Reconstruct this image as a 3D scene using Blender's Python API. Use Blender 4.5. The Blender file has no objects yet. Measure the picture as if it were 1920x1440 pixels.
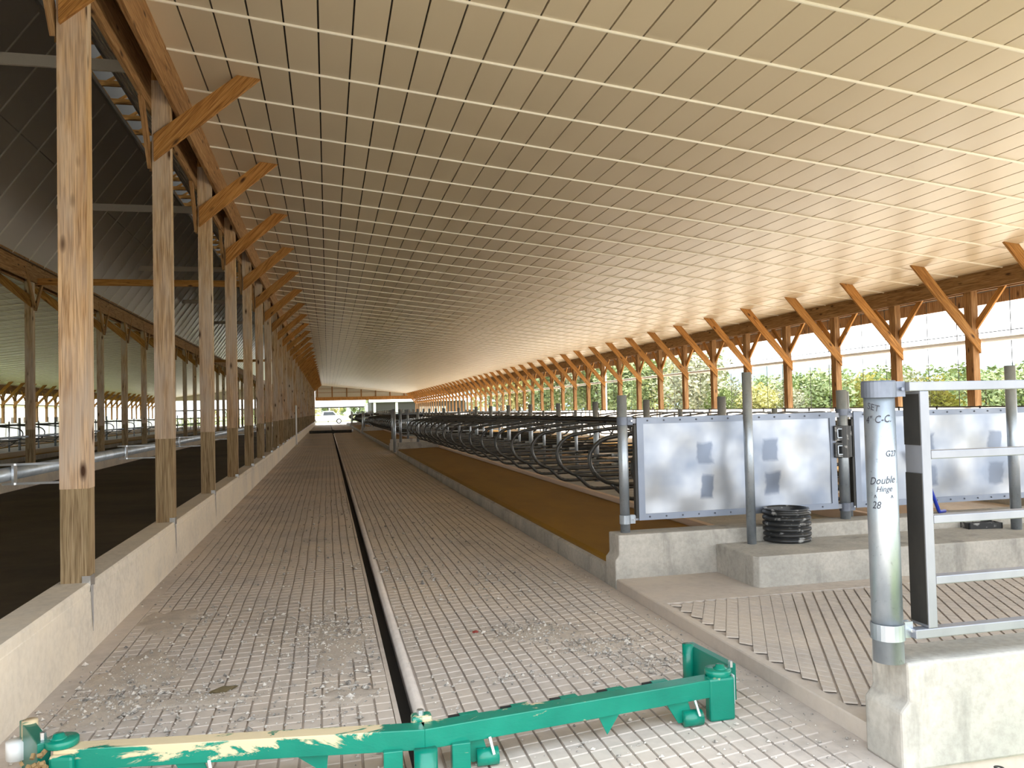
import bpy, bmesh, math, random
from math import sin, cos, pi, radians, sqrt, atan2
from mathutils import Vector, Matrix
random.seed(7)
SC = bpy.context.scene
COL = SC.collection

# ------------------------------------------------------------------ camera, sky, sun, exposure
CAM_F = 1497.37
cd = bpy.data.cameras.new('camera'); cam = bpy.data.objects.new('camera', cd); COL.objects.link(cam)
Rv = Vector((0.97408801, -0.22487714, -0.02414174)); Uv = Vector((0.0166601, -0.03510852, 0.99924463)); Fv = Vector((0.22555485, 0.97375442, 0.03045232))
M = Matrix.Identity(4)
for i in range(3):
    M[i][0] = Rv[i]; M[i][1] = Uv[i]; M[i][2] = -Fv[i]
M[0][3], M[1][3], M[2][3] = 0, 0, 1.56
cam.matrix_world = M
cd.sensor_fit = 'HORIZONTAL'; cd.sensor_width = 36; cd.lens = CAM_F / 1920 * 36
cd.clip_start = .05; cd.clip_end = 4000
SC.camera = cam
SC.view_settings.view_transform = 'Standard'; SC.view_settings.look = 'None'
SC.view_settings.gamma = 1; SC.view_settings.use_curve_mapping = False
SC.view_settings.exposure = 1.45

w = bpy.data.worlds.new('sky'); SC.world = w; w.use_nodes = True
nt = w.node_tree; bg = nt.nodes['Background']
tc = nt.nodes.new('ShaderNodeTexCoord'); sp = nt.nodes.new('ShaderNodeSeparateXYZ'); cr = nt.nodes.new('ShaderNodeValToRGB')
nt.links.new(tc.outputs['Generated'], sp.inputs[0]); nt.links.new(sp.outputs['Z'], cr.inputs[0]); nt.links.new(cr.outputs[0], bg.inputs[0])
cr.color_ramp.elements[0].position = 0.0; cr.color_ramp.elements[0].color = (.86, .93, 1, 1)
cr.color_ramp.elements[1].position = 0.5; cr.color_ramp.elements[1].color = (.80, .90, 1, 1)
e = cr.color_ramp.elements.new(.10); e.color = (1, .99, .97, 1)
bg.inputs[1].default_value = 1.6
sd = bpy.data.lights.new('sun', 'SUN'); sd.energy = 6.0; sd.angle = radians(.6); sd.color = (1, .93, .80)
sun = bpy.data.objects.new('sun', sd); COL.objects.link(sun)
sun.rotation_euler = Vector((.66, -.03, .72)).to_track_quat('Z', 'Y').to_euler()

# ------------------------------------------------------------------ materials
MATS = {}
def base_mat(name, col=(.5, .5, .5), rough=.6, metal=0, spec=.5):
    m = bpy.data.materials.new(name); m.use_nodes = True
    b = m.node_tree.nodes['Principled BSDF']
    b.inputs['Base Color'].default_value = (*col, 1); b.inputs['Roughness'].default_value = rough
    b.inputs['Metallic'].default_value = metal; b.inputs['Specular IOR Level'].default_value = spec
    MATS[name] = m
    return m
class NT:
    def __init__(s, m): s.m = m; s.n = m.node_tree.nodes; s.l = m.node_tree.links; s.b = s.n['Principled BSDF']
    def co(s, scale=(1, 1, 1), kind='Object', rnd=False):
        t = s.n.new('ShaderNodeTexCoord'); mp = s.n.new('ShaderNodeMapping'); mp.inputs['Scale'].default_value = scale
        s.l.new(t.outputs[kind], mp.inputs[0])
        if rnd:
            oi = s.n.new('ShaderNodeObjectInfo'); mu = s.n.new('ShaderNodeMath'); mu.operation = 'MULTIPLY'; mu.inputs[1].default_value = 37.
            s.l.new(oi.outputs['Random'], mu.inputs[0]); s.l.new(mu.outputs[0], mp.inputs['Location'])
        return mp.outputs[0]
    def noise(s, vec, scale=5, detail=4, rough=.55, dist=0):
        n = s.n.new('ShaderNodeTexNoise'); n.inputs['Scale'].default_value = scale; n.inputs['Detail'].default_value = detail
        n.inputs['Roughness'].default_value = rough; n.inputs['Distortion'].default_value = dist
        s.l.new(vec, n.inputs['Vector']); return n.outputs[0]
    def ramp(s, fac, stops):
        r = s.n.new('ShaderNodeValToRGB'); el = r.color_ramp.elements
        while len(el) < len(stops): el.new(.5)
        for e, (p, c) in zip(el, stops):
            e.position = p; e.color = (*c, 1) if len(c) == 3 else c
        s.l.new(fac, r.inputs[0]); return r.outputs[0]
    def mix(s, fac, a, b, mode='MIX'):
        x = s.n.new('ShaderNodeMix'); x.data_type = 'RGBA'; x.blend_type = mode
        for v, i in ((fac, 0), (a, 6), (b, 7)):
            if isinstance(v, (int, float)): x.inputs[i].default_value = v
            elif isinstance(v, tuple): x.inputs[i].default_value = (*v, 1)
            else: s.l.new(v, x.inputs[i])
        return x.outputs[2]
    def color(s, out): s.l.new(out, s.b.inputs['Base Color'])
    def bump(s, h, strength=.2, dist=.01):
        b = s.n.new('ShaderNodeBump'); b.inputs['Strength'].default_value = strength; b.inputs['Distance'].default_value = dist
        s.l.new(h, b.inputs['Height']); s.l.new(b.outputs[0], s.b.inputs['Normal'])

def wood(name, dark, mid, light, knot=(.06, .025, .01), rough=.7, weather=0):
    m = base_mat(name, mid, rough, spec=.25); t = NT(m)
    g = t.noise(t.co((16, 16, .9), rnd=True), 2.2, 5, .6, .8)
    c = t.ramp(g, [(.28, dark), (.5, mid), (.72, light)])
    oi = t.n.new('ShaderNodeObjectInfo')
    c = t.mix(.55, c, t.ramp(oi.outputs['Random'], [(0, (.70, .70, .70)), (.5, (1, 1, 1)), (1, (1.0, .88, .74))]), 'MULTIPLY')
    f = t.noise(t.co((70, 70, 1.6), rnd=True), 2, 2, .5)
    c = t.mix(.7, c, t.ramp(f, [(.36, (.42, .36, .30)), (.52, (1, 1, 1))]), 'MULTIPLY')
    wr = t.noise(t.co((5, 5, .35), rnd=True), 2.4, 3, .6, 1.5)
    c = t.mix(.8, c, t.ramp(wr, [(.36, (.62, .56, .50)), (.46, (1, 1, 1)), (.58, (1, 1, 1)), (.70, (.80, .74, .68))]), 'MULTIPLY')
    if weather:
        wv = t.noise(t.co((3, 3, .6), rnd=True), 1.3, 4, .6)
        c = t.mix(t.ramp(wv, [(.40, (0, 0, 0)), (.62, (weather,) * 3)]), c, (.55, .46, .38))
    v = t.n.new('ShaderNodeTexVoronoi'); v.inputs['Scale'].default_value = 1; v.inputs['Randomness'].default_value = 1
    t.l.new(t.co((6.5, 6.5, 2.3), rnd=True), v.inputs['Vector'])
    c = t.mix(t.ramp(v.outputs['Distance'], [(.07, (1, 1, 1)), (.19, (0, 0, 0))]), c, knot)
    t.color(c); t.bump(f, .25, .004)
    return m
wood('post_wood', (.40, .235, .115), (.62, .415, .235), (.78, .58, .38), weather=.7)
wood('treated_wood', (.24, .17, .09), (.36, .265, .15), (.48, .36, .22))
wood('brace_wood', (.34, .15, .035), (.52, .25, .07), (.62, .34, .115))
wood('beam_wood', (.24, .12, .045), (.36, .20, .085), (.47, .30, .15))

def concrete(name, a, b, dust=None, scale=2., rough=.85, stain=.0, bump=.25):
    m = base_mat(name, a, rough, spec=.25); t = NT(m)
    n1 = t.noise(t.co(), scale, 6, .62); n2 = t.noise(t.co(), scale * 14, 4, .6)
    c = t.ramp(n1, [(.32, b), (.66, a)])
    c = t.mix(.35, c, t.ramp(n2, [(.35, (.62, .6, .58)), (.6, (1, 1, 1))]), 'MULTIPLY')
    if dust: c = t.mix(t.ramp(t.noise(t.co(), scale * .45, 5, .7), [(.42, (0, 0, 0)), (.62, (.8, .8, .8))]), c, dust)
    if stain:
        sn = t.noise(t.co((1, 1, .25)), scale * 1.7, 5, .65)
        c = t.mix(t.ramp(sn, [(.56, (0, 0, 0)), (.72, (stain,) * 3)]), c, tuple(x * .45 for x in b))
    t.color(c); t.bump(n2, bump, .006)
    return m
concrete('alley_concrete', (.62, .55, .495), (.50, .445, .40), (.64, .545, .455), .9, stain=.35)
concrete('curb_concrete', (.79, .71, .60), (.64, .58, .50), (.80, .70, .56), 1.6)
concrete('grey_concrete', (.50, .47, .42), (.34, .33, .30), None, 2.4, stain=.6)
concrete('platform_concrete', (.55, .49, .44), (.45, .40, .36), (.58, .50, .42), 1.4)
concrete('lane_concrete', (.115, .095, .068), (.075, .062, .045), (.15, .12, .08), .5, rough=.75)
concrete('outdoor_concrete', (.60, .56, .50), (.50, .46, .40), None, .4)

concrete('outdoor_gravel', (.62, .53, .42), (.50, .42, .33), None, .5)
def metal(name, a, b, rough, metallic, scale=9, spot=None):
    m = base_mat(name, a, rough, metallic); t = NT(m)
    n = t.noise(t.co((1, 1, .5)), scale, 5, .6)
    c = t.ramp(n, [(.35, b), (.62, a)])
    if spot:
        c = t.mix(t.ramp(t.noise(t.co(), scale * 6, 3), [(.64, (0, 0, 0)), (.70, (.8, .8, .8))]), c, spot)
    t.color(c)
    r = t.ramp(t.noise(t.co(), scale * .6, 3), [(.3, (rough - .1,) * 3), (.7, (rough + .12,) * 3)])
    t.l.new(r, t.b.inputs['Roughness'])
    return m
metal('galvanized', (.43, .475, .525), (.31, .355, .405), .38, .75, 8, (.27, .30, .33))
metal('galvanized_dark', (.17, .19, .235), (.12, .135, .17), .5, .6, 10)
metal('gate_steel', (.27, .28, .31), (.22, .23, .26), .40, .5, 4)
metal('divider_pipe', (.075, .075, .072), (.05, .05, .048), .30, .5, 6)
metal('black_steel', (.035, .033, .03), (.02, .02, .02), .45, .3, 6)
metal('roof_steel', (.40, .42, .43), (.32, .34, .35), .45, .3, 3)
base_mat('bright_steel', (.75, .78, .82), .25, .9)
# galvanized sheet with soft-edged darker patches and oil-canning
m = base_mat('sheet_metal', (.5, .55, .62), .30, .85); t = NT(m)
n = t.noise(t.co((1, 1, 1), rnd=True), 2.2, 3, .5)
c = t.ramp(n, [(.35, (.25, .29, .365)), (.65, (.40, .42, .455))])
def math_(op, a, b_=0.):
    x = t.n.new('ShaderNodeMath'); x.operation = op
    for v, k in ((a, 0), (b_, 1)):
        if isinstance(v, (int, float)): x.inputs[k].default_value = v
        else: t.l.new(v, x.inputs[k])
    return x.outputs[0]
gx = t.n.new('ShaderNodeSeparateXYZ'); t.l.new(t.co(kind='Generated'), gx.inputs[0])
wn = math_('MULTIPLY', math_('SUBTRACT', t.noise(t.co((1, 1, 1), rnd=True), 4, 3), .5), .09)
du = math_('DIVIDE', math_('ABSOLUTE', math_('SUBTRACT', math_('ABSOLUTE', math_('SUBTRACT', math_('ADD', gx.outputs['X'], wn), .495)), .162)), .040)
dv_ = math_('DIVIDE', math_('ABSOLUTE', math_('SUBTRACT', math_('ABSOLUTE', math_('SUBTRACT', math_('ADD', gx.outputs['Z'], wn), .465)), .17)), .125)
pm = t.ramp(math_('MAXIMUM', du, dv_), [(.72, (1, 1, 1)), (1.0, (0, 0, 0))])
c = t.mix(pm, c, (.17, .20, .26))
t.color(c); t.bump(t.noise(t.co((1, 1, 1), rnd=True), 2.4, 1, .4), .16, .12)
t.l.new(t.ramp(n, [(.3, (.5,) * 3), (.7, (.3,) * 3)]), t.b.inputs['Roughness'])
metal('sheet_dull', (.27, .305, .375), (.23, .265, .335), .55, .6, 3)
m = base_mat('ceiling_panel', (.78, .70, .575), .3, 0, .5)
t = NT(m); t.color(t.ramp(t.noise(t.co((1, .3, 1), 'Object', True), .5, 3), [(.3, (.64, .535, .38)), (.7, (.72, .605, .435))]))
base_mat('ceiling_batten_paint', (.92, .86, .73), .35)
base_mat('lane_panel', (.46, .44, .41), .28, .1); base_mat('lane_batten', (.60, .57, .50), .5); base_mat('ceiling_gap', (.035, .028, .02), .9)
base_mat('white_tie', (.88, .83, .74), .5); base_mat('ridge_steel', (.13, .12, .11), .7)
m = base_mat('mattress_rubber', (.25, .125, .012), .62, 0, .3); t = NT(m)
t.color(t.ramp(t.noise(t.co((1, .35, 1)), 2.2, 5, .6), [(.3, (.195, .095, .008)), (.7, (.265, .138, .012))])); t.bump(t.noise(t.co(), 120, 2), .3, .003)
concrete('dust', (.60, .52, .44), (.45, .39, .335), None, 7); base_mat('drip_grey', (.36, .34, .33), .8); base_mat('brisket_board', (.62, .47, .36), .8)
# green enamel with smeared mud
m = base_mat('green_enamel', (.0, .30, .17), .28, 0, .5); t = NT(m)
g = t.ramp(t.noise(t.co(), 4, 3), [(.3, (.0, .165, .112)), (.7, (.003, .225, .15))])
mx = t.noise(t.co((1, 2, 2.2)), 3.1, 6, .7, .6)
sx = t.n.new('ShaderNodeSeparateXYZ'); t.l.new(t.co(), sx.inputs[0])
mr = t.n.new('ShaderNodeMapRange'); mr.inputs['From Min'].default_value = 1.25; mr.inputs['From Max'].default_value = -.4
t.l.new(sx.outputs['X'], mr.inputs['Value'])
mz = t.n.new('ShaderNodeMapRange'); mz.inputs['From Min'].default_value = .12; mz.inputs['From Max'].default_value = .205
t.l.new(sx.outputs['Z'], mz.inputs['Value'])
a1 = t.n.new('ShaderNodeMath'); a1.operation = 'MULTIPLY'; t.l.new(mr.outputs[0], a1.inputs[0]); t.l.new(mz.outputs[0], a1.inputs[1])
a2 = t.n.new('ShaderNodeMath'); a2.operation = 'MULTIPLY_ADD'; t.l.new(a1.outputs[0], a2.inputs[0]); a2.inputs[1].default_value = .23; t.l.new(mx, a2.inputs[2])
mk = t.ramp(a2.outputs[0], [(.63, (0, 0, 0)), (.68, (1, 1, 1))])
t.color(t.mix(mk, g, (.62, .50, .31)))
t.l.new(t.ramp(a2.outputs[0], [(.66, (.26,) * 3), (.72, (.85,) * 3)]), t.b.inputs['Roughness'])
t.bump(a2.outputs[0], .3, .01)
base_mat('green_plain', (.003, .16, .11), .3, 0, .5); base_mat('mud', (.26, .17, .075), .95); base_mat('white_nylon', (.86, .87, .87), .4); base_mat('sticker', (.80, .81, .82), .5)
base_mat('ink', (.03, .03, .04), .6); base_mat('marker_ink', (.02, .02, .03), .5)
m = base_mat('black_plastic', (.018, .019, .02), .38); t = NT(m)
t.color(t.mix(t.ramp(t.noise(t.co(), 16, 4), [(.57, (0, 0, 0)), (.66, (.8,) * 3)]), (.018, .019, .02), (.34, .34, .33)))
base_mat('blue_hose', (.01, .035, .36), .35)
base_mat('dark_cord', (.02, .02, .02), .8)
m = base_mat('white_curtain', (.92, .90, .88), .6); t = NT(m)
tr = t.n.new('ShaderNodeBsdfTranslucent'); tr.inputs[0].default_value = (.95, .92, .88, 1); ms = t.n.new('ShaderNodeMixShader'); ms.inputs[0].default_value = .65
t.l.new(t.b.outputs[0], ms.inputs[1]); t.l.new(tr.outputs[0], ms.inputs[2]); t.l.new(ms.outputs[0], t.n['Material Output'].inputs[0])
base_mat('white_pvc', (.88, .88, .87), .35)
m = base_mat('gravel', (.42, .39, .35), .9); t = NT(m)
t.color(t.ramp(t.noise(t.co(), 30, 2), [(.35, (.17, .155, .14)), (.6, (.60, .55, .49))]))
base_mat('gutter_dark', (.03, .026, .022), .8); base_mat('red_chip', (.22, .03, .02), .7); base_mat('leaf_brown', (.10, .075, .035), .9)
def foliage(name, a, b, c):
    m = base_mat(name, b, .75, 0, .2); t = NT(m)
    t.color(t.ramp(t.noise(t.co(), .9, 4, .7), [(.3, a), (.5, b), (.7, c)]))
foliage('foliage_green', (.10, .14, .06), (.22, .27, .12), (.38, .41, .20))
foliage('foliage_yellow', (.22, .21, .08), (.40, .37, .14), (.55, .48, .20))
foliage('foliage_grey', (.15, .16, .10), (.28, .28, .18), (.42, .40, .27))
base_mat('bark', (.10, .075, .055), .9)
m = base_mat('grass', (.24, .34, .07), .9); t = NT(m)
t.color(t.ramp(t.noise(t.co(), .08, 5, .6), [(.35, (.15, .20, .05)), (.65, (.26, .30, .10))]))
m = base_mat('hazy_hill_forest', (.19, .26, .26), .95); t = NT(m)
t.color(t.ramp(t.noise(t.co(), .02, 5, .65), [(.35, (.075, .115, .125)), (.65, (.13, .175, .165))]))  # bluish tint puts distance haze into the forest colour
base_mat('white_siding', (.86, .86, .85), .5); base_mat('grey_siding', (.42, .43, .43), .6); base_mat('tan_siding', (.62, .52, .42), .7); base_mat('dark_opening', (.035, .03, .028), .9); base_mat('roof_white', (.88, .89, .90), .4)
base_mat('truck_paint', (.88, .88, .88), .25); base_mat('window_glass', (.05, .06, .07), .08); base_mat('tyre', (.025, .025, .025), .8)
base_mat('end_siding', (.56, .52, .44), .6)

# ------------------------------------------------------------------ helpers
class MB:
    def __init__(s): s.v = []; s.f = []
    def quadmesh(s, vs, fs):
        o = len(s.v); s.v += [tuple(x) for x in vs]; s.f += [tuple(i + o for i in f) for f in fs]; return s
    def box(s, x0, x1, y0, y1, z0, z1):
        return s.quadmesh([(x, y, z) for z in (z0, z1) for y in (y0, y1) for x in (x0, x1)],
                          [(0, 2, 3, 1), (4, 5, 7, 6), (0, 1, 5, 4), (2, 6, 7, 3), (0, 4, 6, 2), (1, 3, 7, 5)])
    def prism(s, poly, vec):
        n = len(poly); vec = Vector(vec); p = [Vector(q) for q in poly]
        nor = Vector((0, 0, 0))
        for i in range(n): nor += p[i].cross(p[(i + 1) % n])
        if nor.dot(vec) > 0: p.reverse()
        return s.quadmesh(p + [q + vec for q in p], [tuple(range(n)), tuple(range(2 * n - 1, n - 1, -1))] + [(i, n + i, n + (i + 1) % n, (i + 1) % n) for i in range(n)])
    def tube(s, pts, r, n=8, caps=True, r2=None):
        p = [Vector(q) for q in pts]; ring = []
        up = None; vs = []
        for i, q in enumerate(p):
            d = (p[min(i + 1, len(p) - 1)] - p[max(i - 1, 0)]).normalized()
            if up is None: up = d.orthogonal().normalized()
            up = (up - d * up.dot(d)).normalized(); sd_ = d.cross(up)
            rr = r if r2 is None else r + (r2 - r) * i / (len(p) - 1)
            for k in range(n):
                a = 2 * pi * k / n; vs.append(q + up * (cos(a) * rr) + sd_ * (sin(a) * rr))
        fs = [(i * n + k, i * n + (k + 1) % n, (i + 1) * n + (k + 1) % n, (i + 1) * n + k) for i in range(len(p) - 1) for k in range(n)]
        if caps: fs += [tuple(range(n - 1, -1, -1)), tuple(range((len(p) - 1) * n, len(p) * n))]
        return s.quadmesh(vs, fs)
    def lathe(s, prof, n=24, c=(0, 0, 0)):
        vs = [(c[0] + r * cos(2 * pi * k / n), c[1] + r * sin(2 * pi * k / n), c[2] + z) for r, z in prof for k in range(n)]
        return s.quadmesh(vs, [(i * n + k, i * n + (k + 1) % n, (i + 1) * n + (k + 1) % n, (i + 1) * n + k) for i in range(len(prof) - 1) for k in range(n)])
    def mesh(s, name, mat, smooth=False):
        me = bpy.data.meshes.new(name); me.from_pydata(s.v, [], s.f); me.materials.append(MATS[mat])
        if smooth: me.shade_smooth() if hasattr(me, 'shade_smooth') else None
        me.update(); return me
    def build(s, name, mat, parent=None, smooth=False, loc=None, bevel=0):
        o = obj(name, s.mesh(name, mat, smooth), parent, loc)
        if bevel:
            b = o.modifiers.new('bevel', 'BEVEL'); b.width = bevel; b.segments = 2; b.limit_method = 'ANGLE'
        return o
def obj(name, me, parent=None, loc=None, mat=None):
    o = bpy.data.objects.new(name, me); COL.objects.link(o)
    if loc is not None: o.location = loc
    if mat is not None: o.matrix_local = mat
    if parent is not None: o.parent = parent
    return o
def tag(o, label, cat, group=None):
    o['label'] = label; o['category'] = cat
    if group: o['group'] = group
    return o
def thing(name, label, cat, loc=(0, 0, 0), rz=0, group=None):
    o = obj(name, None, None, loc); o.rotation_euler = (0, 0, rz); o.empty_display_size = .1
    return tag(o, label, cat, group)
def struct(o): o['kind'] = 'structure'; return o
def stuff(o): o['kind'] = 'stuff'; return o
def tri(o):
    return o
def frame(axis, origin, ref=(0, 1, 0)):
    z = Vector(axis).normalized(); y = Vector(ref); y = (y - z * y.dot(z)).normalized(); x = y.cross(z)
    return Matrix(((x[0], y[0], z[0], origin[0]), (x[1], y[1], z[1], origin[1]), (x[2], y[2], z[2], origin[2]), (0, 0, 0, 1)))
def board_mesh(name, poly, vec, axis, mat, ref=(0, 1, 0)):
    """prism given in thing space; returns (mesh in grain space, matrix)"""
    o = Vector(poly[0]); mt = frame(axis, o, ref); inv = mt.inverted()
    b = MB(); b.prism([inv @ Vector(q) for q in poly], inv.to_3x3() @ Vector(vec))
    return b.mesh(name, mat), mt
def copy_tree(root, loc):
    r = root.copy(); COL.objects.link(r); r.location = loc
    for ch in root.children:
        c = ch.copy(); COL.objects.link(c); c.parent = r
        for g in ch.children:
            d = g.copy(); COL.objects.link(d); d.parent = c
    return r
ORD = ['nearest', 'second', 'third', 'fourth', 'fifth', 'sixth', 'seventh', 'eighth', 'ninth', 'tenth', 'eleventh', 'twelfth', 'thirteenth', 'fourteenth', 'fifteenth', 'sixteenth', 'seventeenth']
def arc(cx, cz, r, a0, a1, n):
    return [(cx + r * cos(a0 + (a1 - a0) * i / n), cz + r * sin(a0 + (a1 - a0) * i / n)) for i in range(n + 1)]

YE = 108.6          # far gable
YN = 2.35           # near edge of the roof
XL, XR = -1.573, 2.37
AX = -4.30          # middle of the feed lane
def mx(x): return 2 * AX - x
SL = .1124
def zc(x): return 5.288 - SL * (x + 1.5)      # underside of the right ceiling
RIB0, RIB = 8.542, 3.05 / 3
P0, PS = 5.99, 3.05  # post rows
E0, ES = 12.45, 6.1 / 3
XE = 11.64

# ------------------------------------------------------------------ floors
def strips(xs, segs, z, mb, gw, gd, slant, wob, drop):
    """grooved concrete: rows of cells with open grooves between them"""
    for x0, x1 in xs:
        ph = random.uniform(-.5, .5) * 0
        for (y0, y1, fine) in segs:
            xa, xb = x0 + gw / 2, x1 - gw / 2
            ya0, ya1, yb0, yb1 = y0 + slant * xa, y1 + slant * xa, y0 + slant * xb, y1 + slant * xb
            wa0, wa1 = wob(xa, y0), wob(xa, y1)
            e = .007 if fine else 0
            P = [(xa + wa0, ya0, z - drop * fine), (xb + wa0, yb0, z - drop * fine), (xb + wa0, yb0 + e, z), (xa + wa0, ya0 + e, z),
                 (xa + wa1, ya1 - e, z), (xb + wa1, yb1 - e, z), (xb + wa1, yb1, z - drop * fine), (xa + wa1, ya1, z - drop * fine)]
            L = [(xa + wa0 - .002, ya0, z - gd), (xb + wa0 + .002, yb0, z - gd), (xb + wa1 + .002, yb1, z - gd), (xa + wa1 - .002, ya1, z - gd)]
            F = [(3, 2, 5, 4), (0, 1, 2, 3), (4, 5, 6, 7)] if fine else [(3, 2, 5, 4)]
            F += [(8, 3, 4, 11), (2, 9, 10, 5)]
            mb.quadmesh(P + L, F)
wob = lambda x, y: .004 * sin(y * 1.7 + x * 1.3) + .002 * sin(y * 5.3 + x * 3)
b = MB()
b.box(XL - .3, .335, YN - 2, YE, -.3, -.014); b.box(.425, XR - .001, YN - 2, YE, -.3, -.014); b.box(.335, .425, YN - 2, YE, -.3, -.13)
b.box(-1.60, -1.43, YN - 2, YE, -.02, 0.0); b.box(2.23, XR - .002, YN - 2, YE, -.02, 0.0)
b.box(.31, .335, YN - 2, YE, -.1, 0.0)
floor = struct(b.build('floor', 'alley_concrete'))
b = MB()
xs = [(-1.43 + .0915 * i, -1.43 + .0915 * (i + 1)) for i in range(19)]
near = [(1.9 + .112 * i, 1.9 + .112 * (i + 1), 1) for i in range(150)]
last = near[-1][1]
far = [(last + 1.5 * i, last + 1.5 * (i + 1), 0) for i in range(int((YE - last) / 1.5))]
strips(xs, near + far, 0, b, .012, .014, .06, wob, .008)
xs = [(.475 + .0925 * i, .475 + .0925 * (i + 1)) for i in range(19)]
near = [(1.9 + .105 * i, 1.9 + .105 * (i + 1), 1) for i in range(160)]
strips(xs, near + far, 0, b, .013, .014, .20, wob, .007)
stuff(b.build('grooved_surface', 'alley_concrete', floor))
b = MB(); b.tube([(.447, YN - 2, -.032), (.447, YE, -.032)], .034, 10); b.build('gutter_lip', 'alley_concrete', floor, True)
b = MB(); b.box(.335, .425, YN - 2, YE, -.135, -.12); b.build('gutter_bed', 'gutter_dark', floor)

b = MB(); b.box(mx(XL) - .1, XL - .1, YN - 6, YE, -.4, -.0)
lane = struct(b.build('floor_feed_lane', 'lane_concrete'))
# left curb carrying the posts, and its mirror
for k, (xa, sgn) in enumerate(((XL, 1), (mx(XL), -1))):
    b = MB(); x1, x0 = xa, xa - sgn * .215
    prof = [(x0, -.2), (x0, .459), (x1 - sgn * .012, .459), (x1, .445), (x1, .40), (x1 + sgn * .004, .395), (x1 + sgn * .012, -.2)]
    b.prism([(x, YN - 2, z) for x, z in prof], (0, YE - YN + 2, 0))
    struct(b.build('wall_curb_left' if k == 0 else 'wall_curb_far_left', 'curb_concrete'))

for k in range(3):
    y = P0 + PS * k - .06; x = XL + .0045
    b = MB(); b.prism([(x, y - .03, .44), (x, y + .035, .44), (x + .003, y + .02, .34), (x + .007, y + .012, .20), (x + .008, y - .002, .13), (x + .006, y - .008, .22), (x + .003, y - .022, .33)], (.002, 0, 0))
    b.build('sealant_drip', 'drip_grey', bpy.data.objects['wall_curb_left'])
# ------------------------------------------------------------------ ceilings
def ceiling(side, y0, y1):
    X = (lambda x: x) if side > 0 else mx
    nm = 'ceiling' if side > 0 else 'ceiling_left'
    b = MB()
    lo, hi = -1.575, XE + .12
    b.prism([(X(lo), y0, zc(lo) + .03), (X(hi), y0, zc(hi) + .03), (X(hi), y0, zc(hi) + .05), (X(lo), y0, zc(lo) + .05)], (0, y1 - y0, 0))
    root = struct(b.build(nm, 'ceiling_gap'))
    n = int((hi - lo) / .305); meshes = None
    nrm = Vector((SL * (1 if side > 0 else -1), 0, 1)).normalized()
    w_ = (hi - lo) / n
    b = MB(); g = .0085
    u = w_ / 2 - g
    b.prism([(-u, y0, u * SL * side * 1.0), (u, y0, -u * SL * side), (u, y0, -u * SL * side + .028), (-u, y0, u * SL * side + .028)], (0, y1 - y0, 0))
    me = b.mesh('ceiling_plank', 'ceiling_panel')
    for i in range(n):
        xm = lo + w_ * (i + .5)
        obj('ceiling_plank', me, root, (X(xm), 0, zc(xm)))
    b = MB(); xm = (lo + hi) / 2; h = (hi - lo) / 2 - .012
    pr = [(-.014, 0), (-.008, -.019), (.008, -.019), (.014, 0)]
    vs = [(s_ * h, y, z - s_ * h * SL * side) for s_ in (-1, 1) for y, z in pr]
    b.quadmesh(vs, [(0, 1, 5, 4), (1, 2, 6, 5), (2, 3, 7, 6), (3, 2, 1, 0), (4, 5, 6, 7)])
    me = b.mesh('ceiling_batten', 'ceiling_batten_paint')
    k = math.ceil((y0 - RIB0) / RIB)
    while RIB0 + k * RIB < y1:
        obj('ceiling_batten', me, root, (X(xm), RIB0 + k * RIB, zc(xm) + .001)); k += 1
    b = MB(); b.prism([(X(lo), y0, zc(lo) - .03), (X(lo + .045), y0, zc(lo + .045) - .03), (X(lo + .045), y0, zc(lo + .045) + .01), (X(lo), y0, zc(lo) + .01)], (0, y1 - y0, 0))
    b.build('edge_trim', 'ceiling_batten_paint' if side > 0 else 'roof_steel', root)
    # steel roof above, with eave overhang
    b = MB(); eo = 12.42
    b.prism([(X(lo - .1), y0 - .3, zc(lo) + .42), (X(eo), y0 - .3, zc(eo) + .42), (X(eo), y0 - .3, zc(eo) + .46), (X(lo - .1), y0 - .3, zc(lo) + .46)], (0, y1 - y0 + .6, 0))
    struct(b.build('roof' if side > 0 else 'roof_left', 'roof_steel'))
    b = MB(); b.prism([(X(XE + .12), y0, 3.80), (X(12.3), y0, 3.66), (X(12.3), y0, 3.68), (X(XE + .12), y0, 3.82)], (0, y1 - y0, 0))
    s_ = struct(b.build('soffit' if side > 0 else 'soffit_left', 'roof_steel'))
    b = MB(); b.box(min(X(12.28), X(12.33)), max(X(12.28), X(12.33)), y0, y1, 3.33, 3.56)
    b.build('fascia_board', 'beam_wood', s_)
    b = MB(); b.box(min(X(12.33), X(12.37)), max(X(12.33), X(12.37)), y0, y1, 3.56, 4.25); b.build('fascia_sheet', 'roof_steel', s_)
    return root
ceiling(1, YN, YE); ceiling(-1, YN, YE)
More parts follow.
